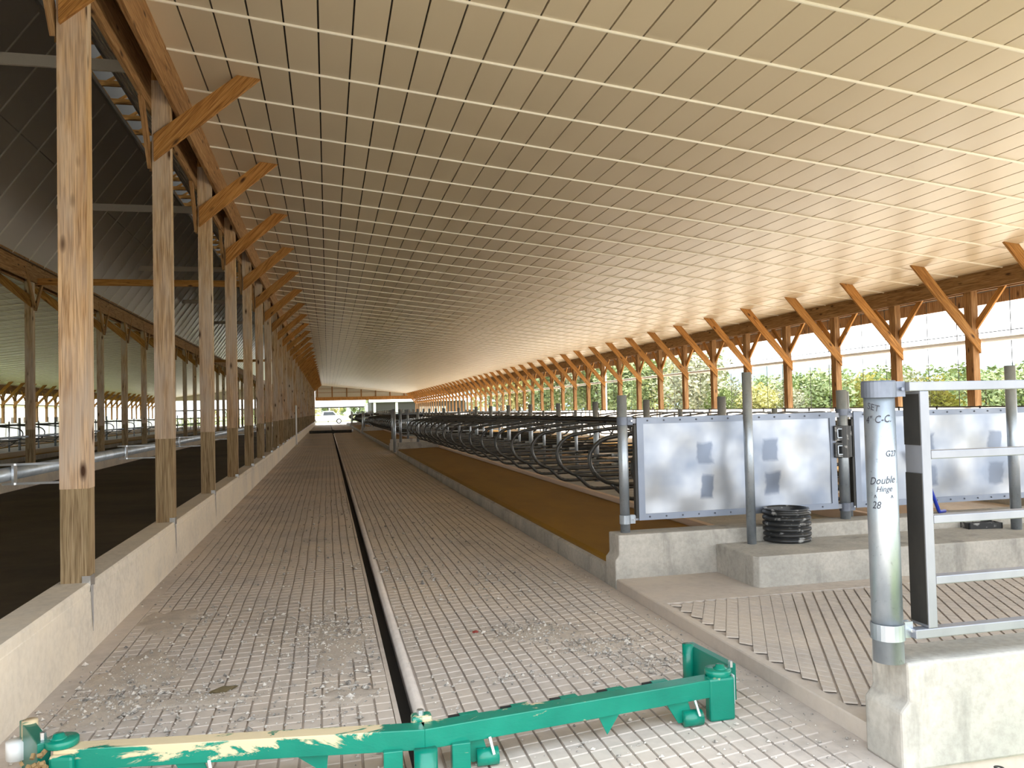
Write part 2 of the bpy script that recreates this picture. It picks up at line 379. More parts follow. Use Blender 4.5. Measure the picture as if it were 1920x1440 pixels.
# steep sheeted roof over the feed lane, open at the ridge
RXO, RZ, RB = -4.05, 8.50, 5.30            # right ridge edge, its height, spring height at the header
for side in (1, -1):
    X = (lambda x: x) if side > 0 else mx
    xa, xb, za, zb_ = -1.80, RXO, RB, RZ
    b = MB(); b.prism([(X(xa), YN, za + .06), (X(xb), YN, zb_ + .06), (X(xb), YN, zb_ + .10), (X(xa), YN, za + .10)], (0, YE - YN, 0))
    root = struct(b.build('ceiling_lane_right' if side > 0 else 'ceiling_lane_left', 'roof_steel'))
    for t0, t1 in ((0, .53), (.536, 1)):
        b = MB(); P = lambda t, o: (X(xa + (xb - xa) * t), YN, za + (zb_ - za) * t + o)
        b.prism([P(t0, 0), P(t1, 0), P(t1, .05), P(t0, .05)], (0, YE - YN, 0)); b.build('ceiling_sheet', 'lane_panel', root)
    d = Vector((X(xb) - X(xa), 0, zb_ - za)); nn = Vector((d.z, 0, -d.x)).normalized() * (-1 if side > 0 else 1)
    if nn.z > 0: nn = -nn
    b = MB(); A = Vector((X(xa), 0, za)); B = Vector((X(xb), 0, zb_))
    A = A + d * .004; B = B - d * .03
    pr = [(-.018, 0), (-.010, .022), (.010, .022), (.018, 0)]
    b.quadmesh([q + Vector((0, y, 0)) + nn * h for q in (A, B) for y, h in pr], [(0, 1, 5, 4), (1, 2, 6, 5), (2, 3, 7, 6), (0, 3, 2, 1), (4, 5, 6, 7)])
    me = b.mesh('ceiling_batten', 'lane_batten')
    k = math.ceil((YN - RIB0) / RIB)
    while RIB0 + k * RIB < YE:
        obj('ceiling_batten', me, root, (0, RIB0 + k * RIB, 0)); k += 1
    b = MB(); b.box(min(X(xb - .03), X(xb + .03)), max(X(xb - .03), X(xb + .03)), YN, YE, zb_ - .05, zb_ + .03); b.build('edge_trim', 'roof_steel', root)
    for t_ in ((.35, .5, .65, .8) if side > 0 else ()):
        b = MB(); q = A + d * t_ + nn * .012; b.tube([(q.x, YN, q.z), (q.x, YE, q.z)], .011, 5); b.build('sheet_rib', 'ceiling_batten_paint', root)
b = MB(); b.prism([(RXO + .75, YN, RZ + .08), (AX, YN, RZ + .85), (mx(RXO) - .75, YN, RZ + .08), (mx(RXO) - .75, YN, RZ + .12), (AX, YN, RZ + .89), (RXO + .75, YN, RZ + .12)], (0, YE - YN, 0))
ridge = struct(b.build('roof_ridge', 'ridge_steel'))
for sg in (1, -1):
    xa_, xb_ = sorted((-1.83, -1.57)) if sg > 0 else sorted((mx(-1.83), mx(-1.57)))
    b = MB(); b.box(xa_, xb_, YN, YE, 5.305, 5.36); struct(b.build('trim_1' if sg > 0 else 'trim_2', 'beam_wood'))
xl_, xr_ = mx(RXO) - .25, RXO + .25
ch, chm = board_mesh('truss_chord', [(xl_, 0, RZ + .10), (xr_, 0, RZ + .10), (xr_, 0, RZ + .22), (xl_, 0, RZ + .22)], (0, .04, 0), (1, 0, 0), 'brace_wood')
wb, wbm = board_mesh('truss_web', [(xl_ + .05, .04, RZ + .05), (xl_ + .17, .04, RZ + .05), (xr_ - .15, .04, RZ + .5), (xr_ - .27, .04, RZ + .5)], (0, .035, 0), (.7, 0, .7), 'brace_wood')
k = -7
while RIB0 + RIB * (k + .5) < YE:
    y = RIB0 + RIB * (k + .5)
    obj('truss_chord', ch, ridge, mat=Matrix.Translation((0, y, 0)) @ chm)
    obj('truss_web', wb, ridge, mat=Matrix.Translation((0, y, 0)) @ wbm)
    k += 1
b = MB(); b.box(mx(RXO) - .16, mx(RXO) - .11, YN, YE, RZ + .12, RZ + .30); b.build('ridge_purlin', 'brace_wood', ridge)

# ------------------------------------------------------------------ timber posts of the two middle rows
def mir(p, side): return [(x if side > 0 else -x, y, z) for x, y, z in p]
CPOST = {}
for side in (1, -1):
    s = []
    # local x=0 is the alley face of the curb, posts from x -.18 to 0
    lo, mtx = board_mesh('treated_base', mir([(-.178, -.075, 0), (-.002, -.075, 0), (-.002, .065, 0), (-.178, .065, 0)], side), (0, 0, .87), (0, 0, 1), 'treated_wood')
    s.append(('treated_base', lo, mtx))
    hi, mtx = board_mesh('post_shaft', mir([(-.18, -.077, .87), (0, -.077, .87), (0, .067, .87), (-.18, .067, .87)], side), (0, 0, 3.79), (0, 0, 1), 'post_wood')
    s.append(('post_shaft', hi, mtx))
    xb = lambda x: x + 1.573
    br, mtx = board_mesh('diagonal_brace', mir([(-.155, -.118, 3.79), (-.155, -.118, 4.07), (.69, -.118, zc(-.88) - .459), (.93, -.118, zc(-.645) - .459)], side), (0, .04, 0), (.85 * side, 0, 1.02), 'brace_wood')
    s.append(('diagonal_brace', br, mtx))
    for dy in (-1, 1):
        kb, mtx = board_mesh('knee_brace', mir([(-.23, dy * .05, 3.72), (-.23, dy * .05, 3.93), (-.23, dy * .58, 4.66), (-.23, dy * .70, 4.66)], side), (.04 * side, 0, 0), (0, dy * .55, .85), 'beam_wood', (1, 0, 0))
        s.append(('knee_brace', kb, mtx))
    bk = MB(); bx = [(-.045, -.081), (.008, -.072)]
    if side > 0: bk.box(-.045, .008, -.083, -.070, -.012, .045); bk.box(.000, .008, -.083, .02, -.03, .045)
    else: bk.box(-.008, .045, -.083, -.070, -.012, .045)
    s.append(('base_bracket', bk.mesh('base_bracket', 'bright_steel'), Matrix.Identity(4)))
    blk, mtx = board_mesh('top_block', mir([(-.178, -.075, 4.66), (-.002, -.075, 4.66), (-.002, .065, 4.66), (-.178, .065, 4.66)], side), (0, 0, .14), (0, 0, 1), 'brace_wood')
    s.append(('top_block', blk, mtx))
    CPOST[side] = s
lo0, m0_ = board_mesh('treated_base', [(-.178, -.075, 0), (-.002, -.075, 0), (-.002, .065, 0), (-.178, .065, 0)], (0, 0, .63), (0, 0, 1), 'treated_wood')
hi0, m1_ = board_mesh('post_shaft', [(-.18, -.077, .63), (0, -.077, .63), (0, .067, .63), (-.18, .067, .63)], (0, 0, 4.03), (0, 0, 1), 'post_wood')
FIRST = [('treated_base', lo0, m0_), ('post_shaft', hi0, m1_)] + CPOST[1][2:]
def ordinal(k): return ORD[k] if k < len(ORD) else None
NP = 34
for side, xa in ((1, XL - .005), (-1, mx(XL) + .005)):
    for k in range(-1 if side > 0 else -1, NP):
        y = P0 + PS * k
        if y > YE - .3: break
        if side > 0:
            if k < 0: lab, g = 'timber post on the left curb standing just outside the left edge of the photo', None
            elif k == 0: lab, g = 'largest knotty timber post on the left curb, nearest the camera, with darker spliced foot', None
            elif k < 16: lab, g = ORD[k] + ' timber post from the camera along the left curb, with diagonal brace', None
            else: lab, g = 'timber post far down the left curb, beyond the sixteenth, merging into a brown row', 'far timber posts on the left curb'
        else:
            if k < 5: lab, g = 'timber post across the feed lane, outside the left photo edge', 'feed lane posts outside the left edge'
            elif k < 12: lab, g = 'dark timber post across the feed lane, ' + ORD[k - 5] + ' from the left photo edge', None
            else: lab, g = 'distant dark post across the feed lane, glimpsed between the near posts', 'distant posts across the feed lane'
        if side < 0 and k < 4: continue
        r = thing('timber_post', lab, 'post', (xa, y, .459), 0, g)
        for nm, me, mtx in (FIRST if side > 0 and k == 0 else CPOST[side]): obj(nm, me, r, mat=mtx)
# header beams: two planks per row, made of lengths butted end to end
def header(name, label, x0, x1, z0, z1, ystart, yend, mat='beam_wood', L=6.1):
    r = thing(name, label, 'beam', ((x0 + x1) / 2, ystart, z0))
    y = ystart; i = 0; me = None
    while y < yend - .1:
        l = min(L, yend - y)
        if me is None or l != L:
            me, mt = board_mesh('beam_plank', [(-(x1 - x0) / 2, 0, 0), ((x1 - x0) / 2, 0, 0), ((x1 - x0) / 2, 0, z1 - z0), (-(x1 - x0) / 2, 0, z1 - z0)], (0, l - .004, 0), (0, 1, 0), mat, (1, 0, 0))
        obj('beam_plank', me, r, mat=Matrix.Translation((0, y - ystart, 0)) @ mt); y += l
    return r
header('header_beam', 'long brown header beam along the left edge of the cream ceiling', -1.572, -1.528, 4.86, zc(-1.55) - .0, YN, YE)
header('header_beam', 'inner header beam of the left post row, behind the post tops', -1.80, -1.757, 4.80, 5.24, YN, YE)
header('header_beam', 'dark header beam across the feed lane facing the lane', mx(-1.80), mx(-1.757), 4.86, 5.26, YN, YE)
header('header_beam', 'dark header beam across the feed lane facing the far stalls', mx(-1.528), mx(-1.572), 4.86, zc(-1.55), YN, YE)
# tie beams over the lane
for i, y in enumerate((11.9, 20.05, 28.2, 36.3, 44.5)):
    t_ = MB(); t_.box(mx(-2.62), -2.62, y, y + .045, 6.38, 6.54)
    tag(t_.build('tie_beam', 'white_tie'), ['white horizontal collar tie crossing behind the nearest post, close under the ridge', 'second white collar tie over the feed lane, below the first in the photo', 'third white collar tie over the feed lane, just above the wooden tie', 'faint fourth white collar tie deep in the feed lane', 'faint fifth white collar tie deep in the feed lane'][i], 'beam')
y = P0 + PS * 5 + .12
me, mt = board_mesh('tie_beam', [(-6.86, y, 4.83), (-1.81, y, 4.83), (-1.81, y, 4.99), (-6.86, y, 4.99)], (0, .05, 0), (1, 0, 0), 'brace_wood')
tag(obj('tie_beam', me, mat=mt), 'brown wooden tie beam crossing the feed lane behind the second and third posts', 'beam')
y = P0 + PS * 15 + .12
tag(obj('tie_beam', me, mat=Matrix.Translation((0, PS * 10, 0)) @ mt), 'distant brown wooden tie beam deep down the feed lane', 'beam')
# feed rail on brackets off the near posts
r = thing('feed_rail', 'fat galvanized feed rail pipe beside the feed lane, carried on brackets off the posts', 'rail', (-2.1, YN, 1.2))
b = MB(); b.tube([(0, 0, 0), (0, YE - YN - 1, 0)], .046, 12); b.build('rail_pipe', 'galvanized', r, True)
b = MB(); b.box(.05, .355, -.012, .012, .058, .072); b.box(-.02, .355, -.012, .012, -.072, -.058); b.box(.045, .06, -.03, .03, -.07, .07); b.box(-.03, .05, -.012, .012, .058, .072)
me = b.mesh('rail_bracket', 'bright_steel')
for k in range(NP): obj('rail_bracket', me, r, (0, P0 + PS * k - YN - .02, 0))
b = MB(); b.tube([(mx(XL) + .06, YN, 1.17), (mx(XL) + .06, YE - 1, 1.17)], .025, 8)
tag(b.build('neck_rail', 'galvanized', None, True), 'thin pipe rail along the posts across the feed lane', 'rail')

# ------------------------------------------------------------------ eave rows
EP = {}
for side in (1, -1):
    s = []
    sh, mtx = board_mesh('post_shaft', mir([(-.07, -.09, 0), (.07, -.09, 0), (.07, .09, 0), (-.07, .09, 0)], side), (0, 0, 3.45), (0, 0, 1), 'beam_wood'); s.append(('post_shaft', sh, mtx))
    br, mtx = board_mesh('diagonal_brace', mir([(.07, -.135, 2.06), (.07, -.135, 2.30), (-1.08, -.135, zc(XE - 1.08) - .3), (-1.36, -.135, zc(XE - 1.36) - .3)], side), (0, .042, 0), (-1.2 * side, 0, 1.35), 'brace_wood'); s.append(('diagonal_brace', br, mtx))
    for dy in (-1, 1):
        kb, mtx = board_mesh('knee_brace', mir([(.02, dy * .09, 2.50), (.02, dy * .09, 2.68), (.02, dy * .66, 3.24), (.02, dy * .78, 3.22)], side), (.04 * side, 0, 0), (0, dy * .6, .65), 'brace_wood', (1, 0, 0)); s.append(('knee_brace', kb, mtx))
    EP[side] = s
for side in (1, -1):
    k = -2 if side > 0 else 8
    while E0 + ES * k < YE - .2:
        y = E0 + ES * k
        if side > 0:
            if k < 0: lab, g = ('eave post outside the right photo edge, only its brace tip showing' if k == -1 else 'eave post out of view beyond the right edge'), None
            elif k < 17: lab, g = ('rightmost' if k == 0 else ORD[k] + ' from right') + ' timber eave post with orange braces in the open right wall', None
            else: lab, g = 'distant timber eave post with orange brace, beyond the seventeenth from right', 'distant eave posts of the right wall'
        else:
            lab, g = 'timber eave post with diagonal brace in the open wall at far left', 'eave posts of the far left wall'
        r = thing('eave_post', lab, 'post', (XE if side > 0 else mx(XE), y, .3), 0, g)
        for nm, me, mtx in EP[side]: obj(nm, me, r, mat=mtx)
        k += 1
header('header_beam', 'long dark brown header beam under the ceiling along the open right wall', XE - .115, XE - .073, 3.50, zc(XE - .1), YN, YE, 'beam_wood', 6.1)
header('header_beam', 'outer header beam of the right wall, behind the eave posts', XE + .073, XE + .115, 3.50, 3.80, YN, YE, 'beam_wood', 6.1)
header('header_beam', 'brown header beam over the open wall at far left', mx(XE - .073), mx(XE - .115), 3.50, zc(XE - .1), YN, YE, 'beam_wood', 6.1)
for side in (1, -1):
    X = (lambda x: x) if side > 0 else mx
    wh = 'right' if side > 0 else 'far left'
    b = MB(); b.box(min(X(XE - .1), X(XE + .12)), max(X(XE - .1), X(XE + .12)), YN, YE, -.3, .3)
    struct(b.build('wall_right' if side > 0 else 'wall_far_left', 'curb_concrete'))
    r = thing('side_curtain', 'white lowered curtain below a dark rod along the ' + wh + ' wall', 'curtain', (X(XE - .17), YN, .3))
    # gently folded sheet
    vs, fs = [], []
    n = 220 if side > 0 else 110
    for i in range(n + 1):
        yy = (YE - YN) * i / n
        for j in range(4): vs.append((side * .012 * sin(i * 1.9 + j * .6) * (1 - j / 3) + side * .02 * (j % 2), yy, 1.08 * j / 3))
    for i in range(n):
        for j in range(3): fs.append((i * 4 + j, i * 4 + 4 + j, i * 4 + 5 + j, i * 4 + 1 + j))
    b = MB(); b.quadmesh(vs, fs); b.build('curtain_sheet', 'white_curtain', r, True)
    b = MB(); b.tube([(0, 0, 1.085), (0, YE - YN, 1.085)], .014, 6); b.build('curtain_rod', 'black_steel', r)
    b = MB(); b.tube([(0, 0, .03), (0, 0, -.06)], .02, 6); b.tube([(0, 0, -.06), (-.03 * side, 0.03, -.09)], .012, 5); me = b.mesh('rod_clip', 'black_steel')
    for k in range(60 if side > 0 else 0): obj('rod_clip', me, r, (0, 9 - YN + k * 1.05, 1.075))
    b = MB(); b.tube([(X(XE + .16), YN, 2.60), (X(XE + .16), YE, 2.60)], .045, 8)
    roller = thing('curtain_roller', 'white rolled up curtain tube with cords along the ' + wh + ' opening, behind the posts', 'curtain')
    b.build('roller_tube', 'white_pvc', roller, True)
    b = MB(); b.tube([(X(XE + .16), YN, 2.74), (X(XE + .16), YE, 2.74)], .008, 5)
    tag(b.build('curtain_cable', 'dark_cord'), 'thin dark cable just above the rolled curtain tube of the ' + wh + ' opening', 'cable')
    if side > 0:
        b = MB(); b.tube([(0, 0, 0), (0, 0, 2.15)], .007, 5); me = b.mesh('curtain_cord', 'dark_cord')
        k = 0
        for k in range(44):
            for d in (.62, 1.40):
                y = E0 + ES * (k - 1) + d
                obj('curtain_cord', me, roller, (XE + .24, y, 1.38))

# ------------------------------------------------------------------ stall beds and dividers
BLOCKS = [(6.62, 28.4), (32.2, 57.0), (60.6, 84.6), (88.2, 106.6)]
b = MB()
b.box(XR + .02, XE, 5.5, YE, -.3, .02)
struct(b.build('floor_stall_side', 'platform_concrete'))
for bi, (ya, yb) in enumerate(BLOCKS):
    nmb = ['nearest', 'second', 'third', 'farthest'][bi]
    b = MB(); b.prism([(XR, ya, -.02), (XR, ya, .15), (XR + .05, ya, .175), (7.3, ya, .175), (7.35, ya, -.02)], (0, yb - ya, 0))
    b.box(9.4, XE - .1, ya, yb, -.02, .175)
    struct(b.build('stall_curb', 'grey_concrete'))
    for (x0, x1, who) in ((XR + .035, 3.80, 'left edge of the ' + nmb + ' stall block'), (5.9, 7.26, 'far edge of the ' + nmb + ' stall block'), (9.45, 11.2, 'right wall stalls of the ' + nmb + ' block')):
        b = MB(); flip = x0 > 5 and x0 < 9
        za, zb_ = (.19, .245)
        pr = [(x0, .170), (x0, za), (x0 + .03, za + .025), (x1 - .02, zb_ + .0), (x1, zb_ - .01), (x1, .170)] if not flip else [(x1, .170), (x1, za), (x1 - .03, za + .025), (x0 + .02, zb_), (x0, zb_ - .01), (x0, .170)]
        b.prism([(x, ya + (.19 if bi == 0 else .03), z) for x, z in pr], (0, yb - ya - .06, 0))
        tag(b.build('stall_mattress', 'mattress_rubber'), 'mustard brown rubber stall mattress along the ' + who, 'mattress')
    b = MB(); b.box(3.82, 3.90, ya + .2, yb, .17, .30); b.box(5.8, 5.88, ya + .2, yb, .17, .30)
    tag(b.build('brisket_board', 'brisket_board'), 'pale brisket strip running under the dividers behind the mattress, ' + nmb + ' stall block', 'board')
    for (x, who, zr_) in ((3.75, 'left row', 1.375), (5.93, 'second row', 1.29), (10.3, 'right wall row', 1.10)):
        r = thing('neck_rail', 'black neck rail on top of the dividers, ' + who + ', ' + nmb + ' stall block', 'rail', (x, ya, zr_))
        b = MB(); b.tube([(0, .25, 0), (0, yb - ya - .1, 0)], .032, 8); b.build('rail_pipe', 'black_steel', r, True)
        if x < 5 and bi < 2:
            b = MB(); b.tube([(0, -.02, -.02), (0, -.02, -.075)], .01, 5); b.tube([(-.03, 0, .036), (.03, 0, .036)], .01, 5); b.tube([(0, .03, -.02), (0, .05, -.085)], .012, 5); me = b.mesh('rail_clip', 'black_steel')
            yy = 8.06 if bi == 0 else ya + .7
            while yy < yb - .2:
                obj('rail_clip', me, r, (0, yy - ya, 0)); yy += 1.22
    for yy_, nme in ((.45, 'lower'),):
        b = MB(); b.tube([(4.84, ya + .3, .60), (4.84, yb - .2, .60)], .024, 8)
        tag(b.build('lower_rail', 'divider_pipe', None, True), 'low pipe rail between the two stall rows, ' + nmb + ' block', 'rail')
# divider meshes, local x from the stall posts (0) back towards the alley (negative)
LP = [(0, 1.30), (-.8, 1.30), (-1.0, 1.318), (-1.12, 1.318), (-1.35, 1.295), (-1.72, 1.255)]
LP += [(-1.95, 1.222), (-2.03, 1.19), (-2.095, 1.135), (-2.14, 1.07), (-2.155, 1.00), (-2.145, .93), (-2.11, .862), (-2.05, .80), (-1.97, .755), (-1.88, .73), (-1.74, .72), (0, .72)]
SP = [(-1.925, .742), (-1.87, .69), (-1.80, .62), (-1.76, .588), (-1.70, .566), (-1.62, .56), (-.05, .56)]
def divider_parts(sgn):
    b = MB(); b.tube([(x * sgn, 0, z) for x, z in LP], .0235, 8); loop = b.mesh('loop_pipe', 'divider_pipe', True)
    b = MB(); b.tube([(x * sgn, 0, z) for x, z in SP], .0215, 8); st = b.mesh('lower_pipe', 'divider_pipe', True)
    b = MB()
    for z in (.72, .56):
        b.tube([(-.14 * sgn, 0, z), (.04 * sgn, 0, z)], .030, 8); b.tube([(-.04 * sgn, -.06, z), (-.04 * sgn, .06, z)], .011, 6)
        b.tube([(-.12 * sgn, -.03, z + .02), (-.12 * sgn, .04, z + .02)], .010, 6)
    cl = b.mesh('post_clamp', 'galvanized')
    return [('loop_pipe', loop), ('lower_pipe', st), ('post_clamp', cl)]
DP = {1: divider_parts(1), -1: divider_parts(-1)}
b = MB(); b.tube([(0, 0, .17), (0, 0, 1.645)], .053, 14); PT = b.mesh('stall_post', 'galvanized', True)
b = MB(); b.tube([(0, 0, .17), (0, 0, 1.49)], .032, 12); PS_ = b.mesh('stall_post', 'galvanized', True)
b = MB(); b.tube([(0, 0, .17), (0, 0, 1.30)], .03, 10); PW = b.mesh('stall_post', 'galvanized_dark', True)
nd = 0
for bi, (ya, yb) in enumerate(BLOCKS):
    y = 8.06 - 1.22 if bi == 0 else ya + .7
    i = -1 if bi == 0 else 0
    while y < yb - .4:
        for row, (x, sg) in enumerate(((4.84, 1), (4.84, -1), (11.42, 1))):
            if bi == 0 and row == 0 and i < 17:
                lab, g = (ORD[i] + ' curved black stall divider beyond the panel gate, counted from the camera' if i >= 0 else 'curved stall divider right behind the first sheet panel'), None
            elif row == 0: lab, g = 'curved black stall divider of the left row, ' + ('beyond the seventeenth, ' if bi == 0 else 'past the crossover, ') + ['nearest', 'second', 'third', 'farthest'][bi] + ' stall block', 'left row dividers of the %s block' % ['nearest', 'second', 'third', 'farthest'][bi]
            elif row == 1: lab, g = 'curved stall divider of the middle row behind the stall posts, ' + ['nearest', 'second', 'third', 'farthest'][bi] + ' block', 'middle row dividers ' + str(['nearest', 'second', 'third', 'farthest'][bi])
            else: lab, g = 'curved stall divider against the right wall curtain, ' + ['nearest', 'second', 'third', 'farthest'][bi] + ' block', 'right wall dividers ' + str(['nearest', 'second', 'third', 'farthest'][bi])
            r = thing('stall_divider', lab, 'stall divider', (x, y, 0), 0, g)
            for nm, me in DP[sg]:
                if (row > 0 or bi > 1) and nm == 'post_clamp': continue
                obj(nm, me, r)
        tall = (i % 2 == 1)
        if bi == 0 and i < 16:
            lab, g = ('tall thick ' if tall else 'short slim ') + 'galvanized stall post, ' + ORD[i + 1] + ' in the line behind the loops', None
        else:
            lab, g = ('tall thick' if tall else 'short slim') + ' galvanized stall post far along the line behind the loops', ('far tall stall posts' if tall else 'far short stall posts')
        tag(obj('stall_post', PT if tall else PS_, None, (4.84, y - .06, 0)), lab, 'post', g)
        if True:
            tag(obj('stall_post', PW, None, (11.42, y - .06, 0)), 'slim steel post at the right wall stalls', 'post', 'right wall stall posts')
        y += 1.22; i += 1

# crossovers far down: low end walls, posts and rails
def end_wall(ya, s, who):
    b = MB(); y0, y1 = (ya - .1, ya + .1)
    b.prism([(XR - .006, y0, -.02), (XR - .006, y0, .27), (XR + .035, y0, .30), (XR + .035, y0, .45), (7.3, y0, .45), (7.3, y0, -.02)], (0, .2, 0))
    tag(b.build('stub_wall', 'grey_concrete', None, bevel=.012), 'low concrete end wall at the ' + who, 'wall')
    r = thing('crossover_fence', 'galvanized post and rail fence on the low wall at the ' + who, 'fence', (2.5, ya, .45))
    b = MB()
    for x in (0, .62, 2.1): 
        c = MB(); c.tube([(x, 0, 0), (x, 0, 1.17)], .048, 10); c.build('fence_post', 'galvanized', r, True)
    for z in (.25, .5, .75, 1.0):
        c = MB(); c.tube([(0, 0, z), (4.7, 0, z)], .02, 8); c.build('fence_rail', 'galvanized', r, True)
for bi in range(3):
    who = ['first crossover, ', 'second crossover, ', 'third crossover, ']
    end_wall(BLOCKS[bi][1] + .05, 1, who[bi] + 'near side'); end_wall(BLOCKS[bi + 1][0] - .1, 1, who[bi] + 'far side')
    c = MB(); c.tube([(0, 0, 0), (0, 0, 1.62)], .055, 10)
    tag(c.build('crossover_post', 'galvanized', None, True, (2.44, (BLOCKS[bi][1] + BLOCKS[bi + 1][0]) / 2, .02)), 'tall galvanized pipe post standing in the ' + who[bi][:-2] + ' opening', 'post')

# ------------------------------------------------------------------ front crossing platform
b = MB(); b.box(XR + .06, 12.5, 2.95, 6.5, -.3, .0702)
b.prism([(XR, 2.95, -.3), (XR, 2.95, .078), (XR + .007, 2.95, .085), (XR + .06, 2.95, .085), (XR + .06, 2.95, -.3)], (0, 3.52, 0))
b.box(XR + .0602, 9.5, 5.58, 6.5, .05, .0848); b.box(XR + .0602, 9.5, 2.95, 3.42, .05, .0848)
plat = struct(b.build('floor_crossing', 'platform_concrete'))
b = MB(); dv = Vector((.475, .88)); nv = Vector((.88, -.475)); pit = .0795
for i in range(-40, 90):
    u0, u1 = i * pit, (i + 1) * pit
    # parameter range of this strip inside the field x 2.42..9.5, y 3.42..5.58
    lo_, hi_ = -99, 99
    for u in (u0, u1):
        for c0, dcomp, a0, a1 in ((nv.x * u, dv.x, XR + .062, 9.5), (nv.y * u, dv.y, 3.42, 5.58)):
            ta, tb = sorted(((a0 - c0) / dcomp, (a1 - c0) / dcomp)); lo_, hi_ = max(lo_, ta), min(hi_, tb)
    if hi_ - lo_ < .05: continue
    wide = u0 > .33
    gw = .014 if wide else .003
    sl = -.48
    n0 = math.floor((lo_ - sl * (u0 + pit / 2)) / .086); n1 = math.ceil((hi_ - sl * (u0 + pit / 2)) / .086)
    for j in range(n0, n1):
        um = u0 + pit / 2
        t0, t1 = max(lo_, j * .086 + sl * um), min(hi_, (j + 1) * .086 + sl * um)
        if t1 - t0 < .03: continue
        q = lambda u, t, z: (nv.x * u + dv.x * t, nv.y * u + dv.y * t, z)
        ua, ub = u0 + gw / 2, u1 - gw / 2; e = .008; d = .0065; sa, sb = sl * (ua - um), sl * (ub - um)
        if t0 == lo_: sa0 = sb0 = 0
        else: sa0, sb0 = sa, sb
        if t1 == hi_: sa1 = sb1 = 0
        else: sa1, sb1 = sa, sb
        P = [q(ua, t0 + sa0, .085 - d), q(ub, t0 + sb0, .085 - d), q(ub, t0 + sb0 + e, .085), q(ua, t0 + sa0 + e, .085), q(ua, t1 + sa1 - e, .085), q(ub, t1 + sb1 - e, .085), q(ub, t1 + sb1, .085 - d), q(ua, t1 + sa1, .085 - d),
             q(ua, t0 + sa0, .071), q(ub, t0 + sb0, .071), q(ub, t1 + sb1, .071), q(ua, t1 + sa1, .071)]
        b.quadmesh(P, [(3, 2, 5, 4), (0, 1, 2, 3), (4, 5, 6, 7), (8, 3, 4, 11), (2, 9, 10, 5)])
stuff(b.build('grooved_surface', 'platform_concrete', plat))
# scalloped lip along the edge of the platform
def end_profile(x, y0, y1, x1, z0, zt, low=.03):
    b = MB(); zm = (z0 + zt) * .5 + .02
    b.prism([(x, y0, z0), (x, y0, zm), (x + low, y0, zm + low * 1.1), (x + low, y0, zt), (x1, y0, zt), (x1, y0, z0)], (0, y1 - y0, 0)); return b
tag(end_profile(2.315, 2.93, 3.17, 8.0, 0, .45, .04).build('stub_wall', 'grey_concrete', None, bevel=.012), 'low concrete wall in the right foreground carrying the big gate pipe', 'wall')
tag(end_profile(2.364, 6.47, 6.72, 9.3, -.01, .455, .035).build('stub_wall', 'grey_concrete', None, bevel=.012), 'low concrete wall under the galvanized sheet panels, behind the step', 'wall')
b = MB(); b.prism([(3.33, 5.80, .06), (3.30, 5.85, .06), (3.30, 6.47, .06), (9.3, 6.47, .06), (9.3, 5.80, .06)], (0, 0, .27))
tag(b.build('concrete_step', 'grey_concrete', None, bevel=.01), 'raised concrete step block on the platform carrying the corrugated black pipe stub', 'step')

# galvanized sheet panels between pipe posts
def pipe_post(x, y, z0, z1, r, label, bands=(), name='pipe_post'):
    t_ = thing(name, label, 'post', (x, y, z0))
    b = MB(); b.tube([(0, 0, 0), (0, 0, z1 - z0)], r, 24); b.build('pipe', 'galvanized', t_, False).data.shade_smooth()
    b = MB(); b.tube([(0, 0, z1 - z0 - .002), (0, 0, z1 - z0 + .001)], r * .9, 20); b.build('pipe_mouth', 'black_steel', t_)
    for (za, zb_, mt_) in bands:
        b = MB(); b.lathe([(r + .001, za - z0), (r + .006, za - z0), (r + .006, zb_ - z0), (r + .001, zb_ - z0)], 24)
        b.box(r - .005, r + .045, -.022, -.012, za - z0, zb_ - z0); b.box(r - .005, r + .045, .004, .014, za - z0, zb_ - z0)
        c = b.build('clamp_band', mt_, t_)
        bb = MB(); bb.tube([(r + .028, -.04, (za + zb_) / 2 - z0), (r + .028, .03, (za + zb_) / 2 - z0)], .008, 6); bb.build('clamp_bolt', 'bright_steel', c)
    return t_
PY = 6.61
pipe_post(2.515, PY, .455, 1.65, .043, 'galvanized pipe post at the left end of the sheet panels, on the low wall corner', [(1.39, 1.46, 'galvanized_dark'), (.53, .605, 'galvanized')])
p2 = pipe_post(4.70, PY, .455, 1.655, .047, 'galvanized pipe post between the two sheet panels, with black gate latches', [(1.42, 1.48, 'galvanized_dark'), (.53, .605, 'galvanized_dark')])
for i, z in enumerate((1.10, 1.255)):
    b = MB(); x0 = -.125; zz = z - .455
    b.box(x0, x0 + .028, -.06, .02, zz - .07, zz + .07); b.box(x0 + .02, -.045, -.06, .02, zz + .045, zz + .07); b.box(x0 + .02, -.045, -.06, .02, zz - .07, zz - .045)
    c = b.build('latch_channel', 'black_plastic', p2, bevel=.006)
    b = MB(); b.box(x0 + .026, x0 + .034, -.064, .02, zz - .04, zz + .04); b.box(x0 + .03, -.05, -.064, .02, zz + .036, zz + .044); b.box(x0 + .03, -.05, -.064, .02, zz - .044, zz - .036); b.build('latch_liner', 'galvanized', c)
b = MB(); b.lathe([(.048, .57), (.056, .57), (.056, .87), (.048, .87)], 16); b.box(.03, .085, -.03, .02, .575, .865); b.build('latch_sleeve', 'black_plastic', p2)
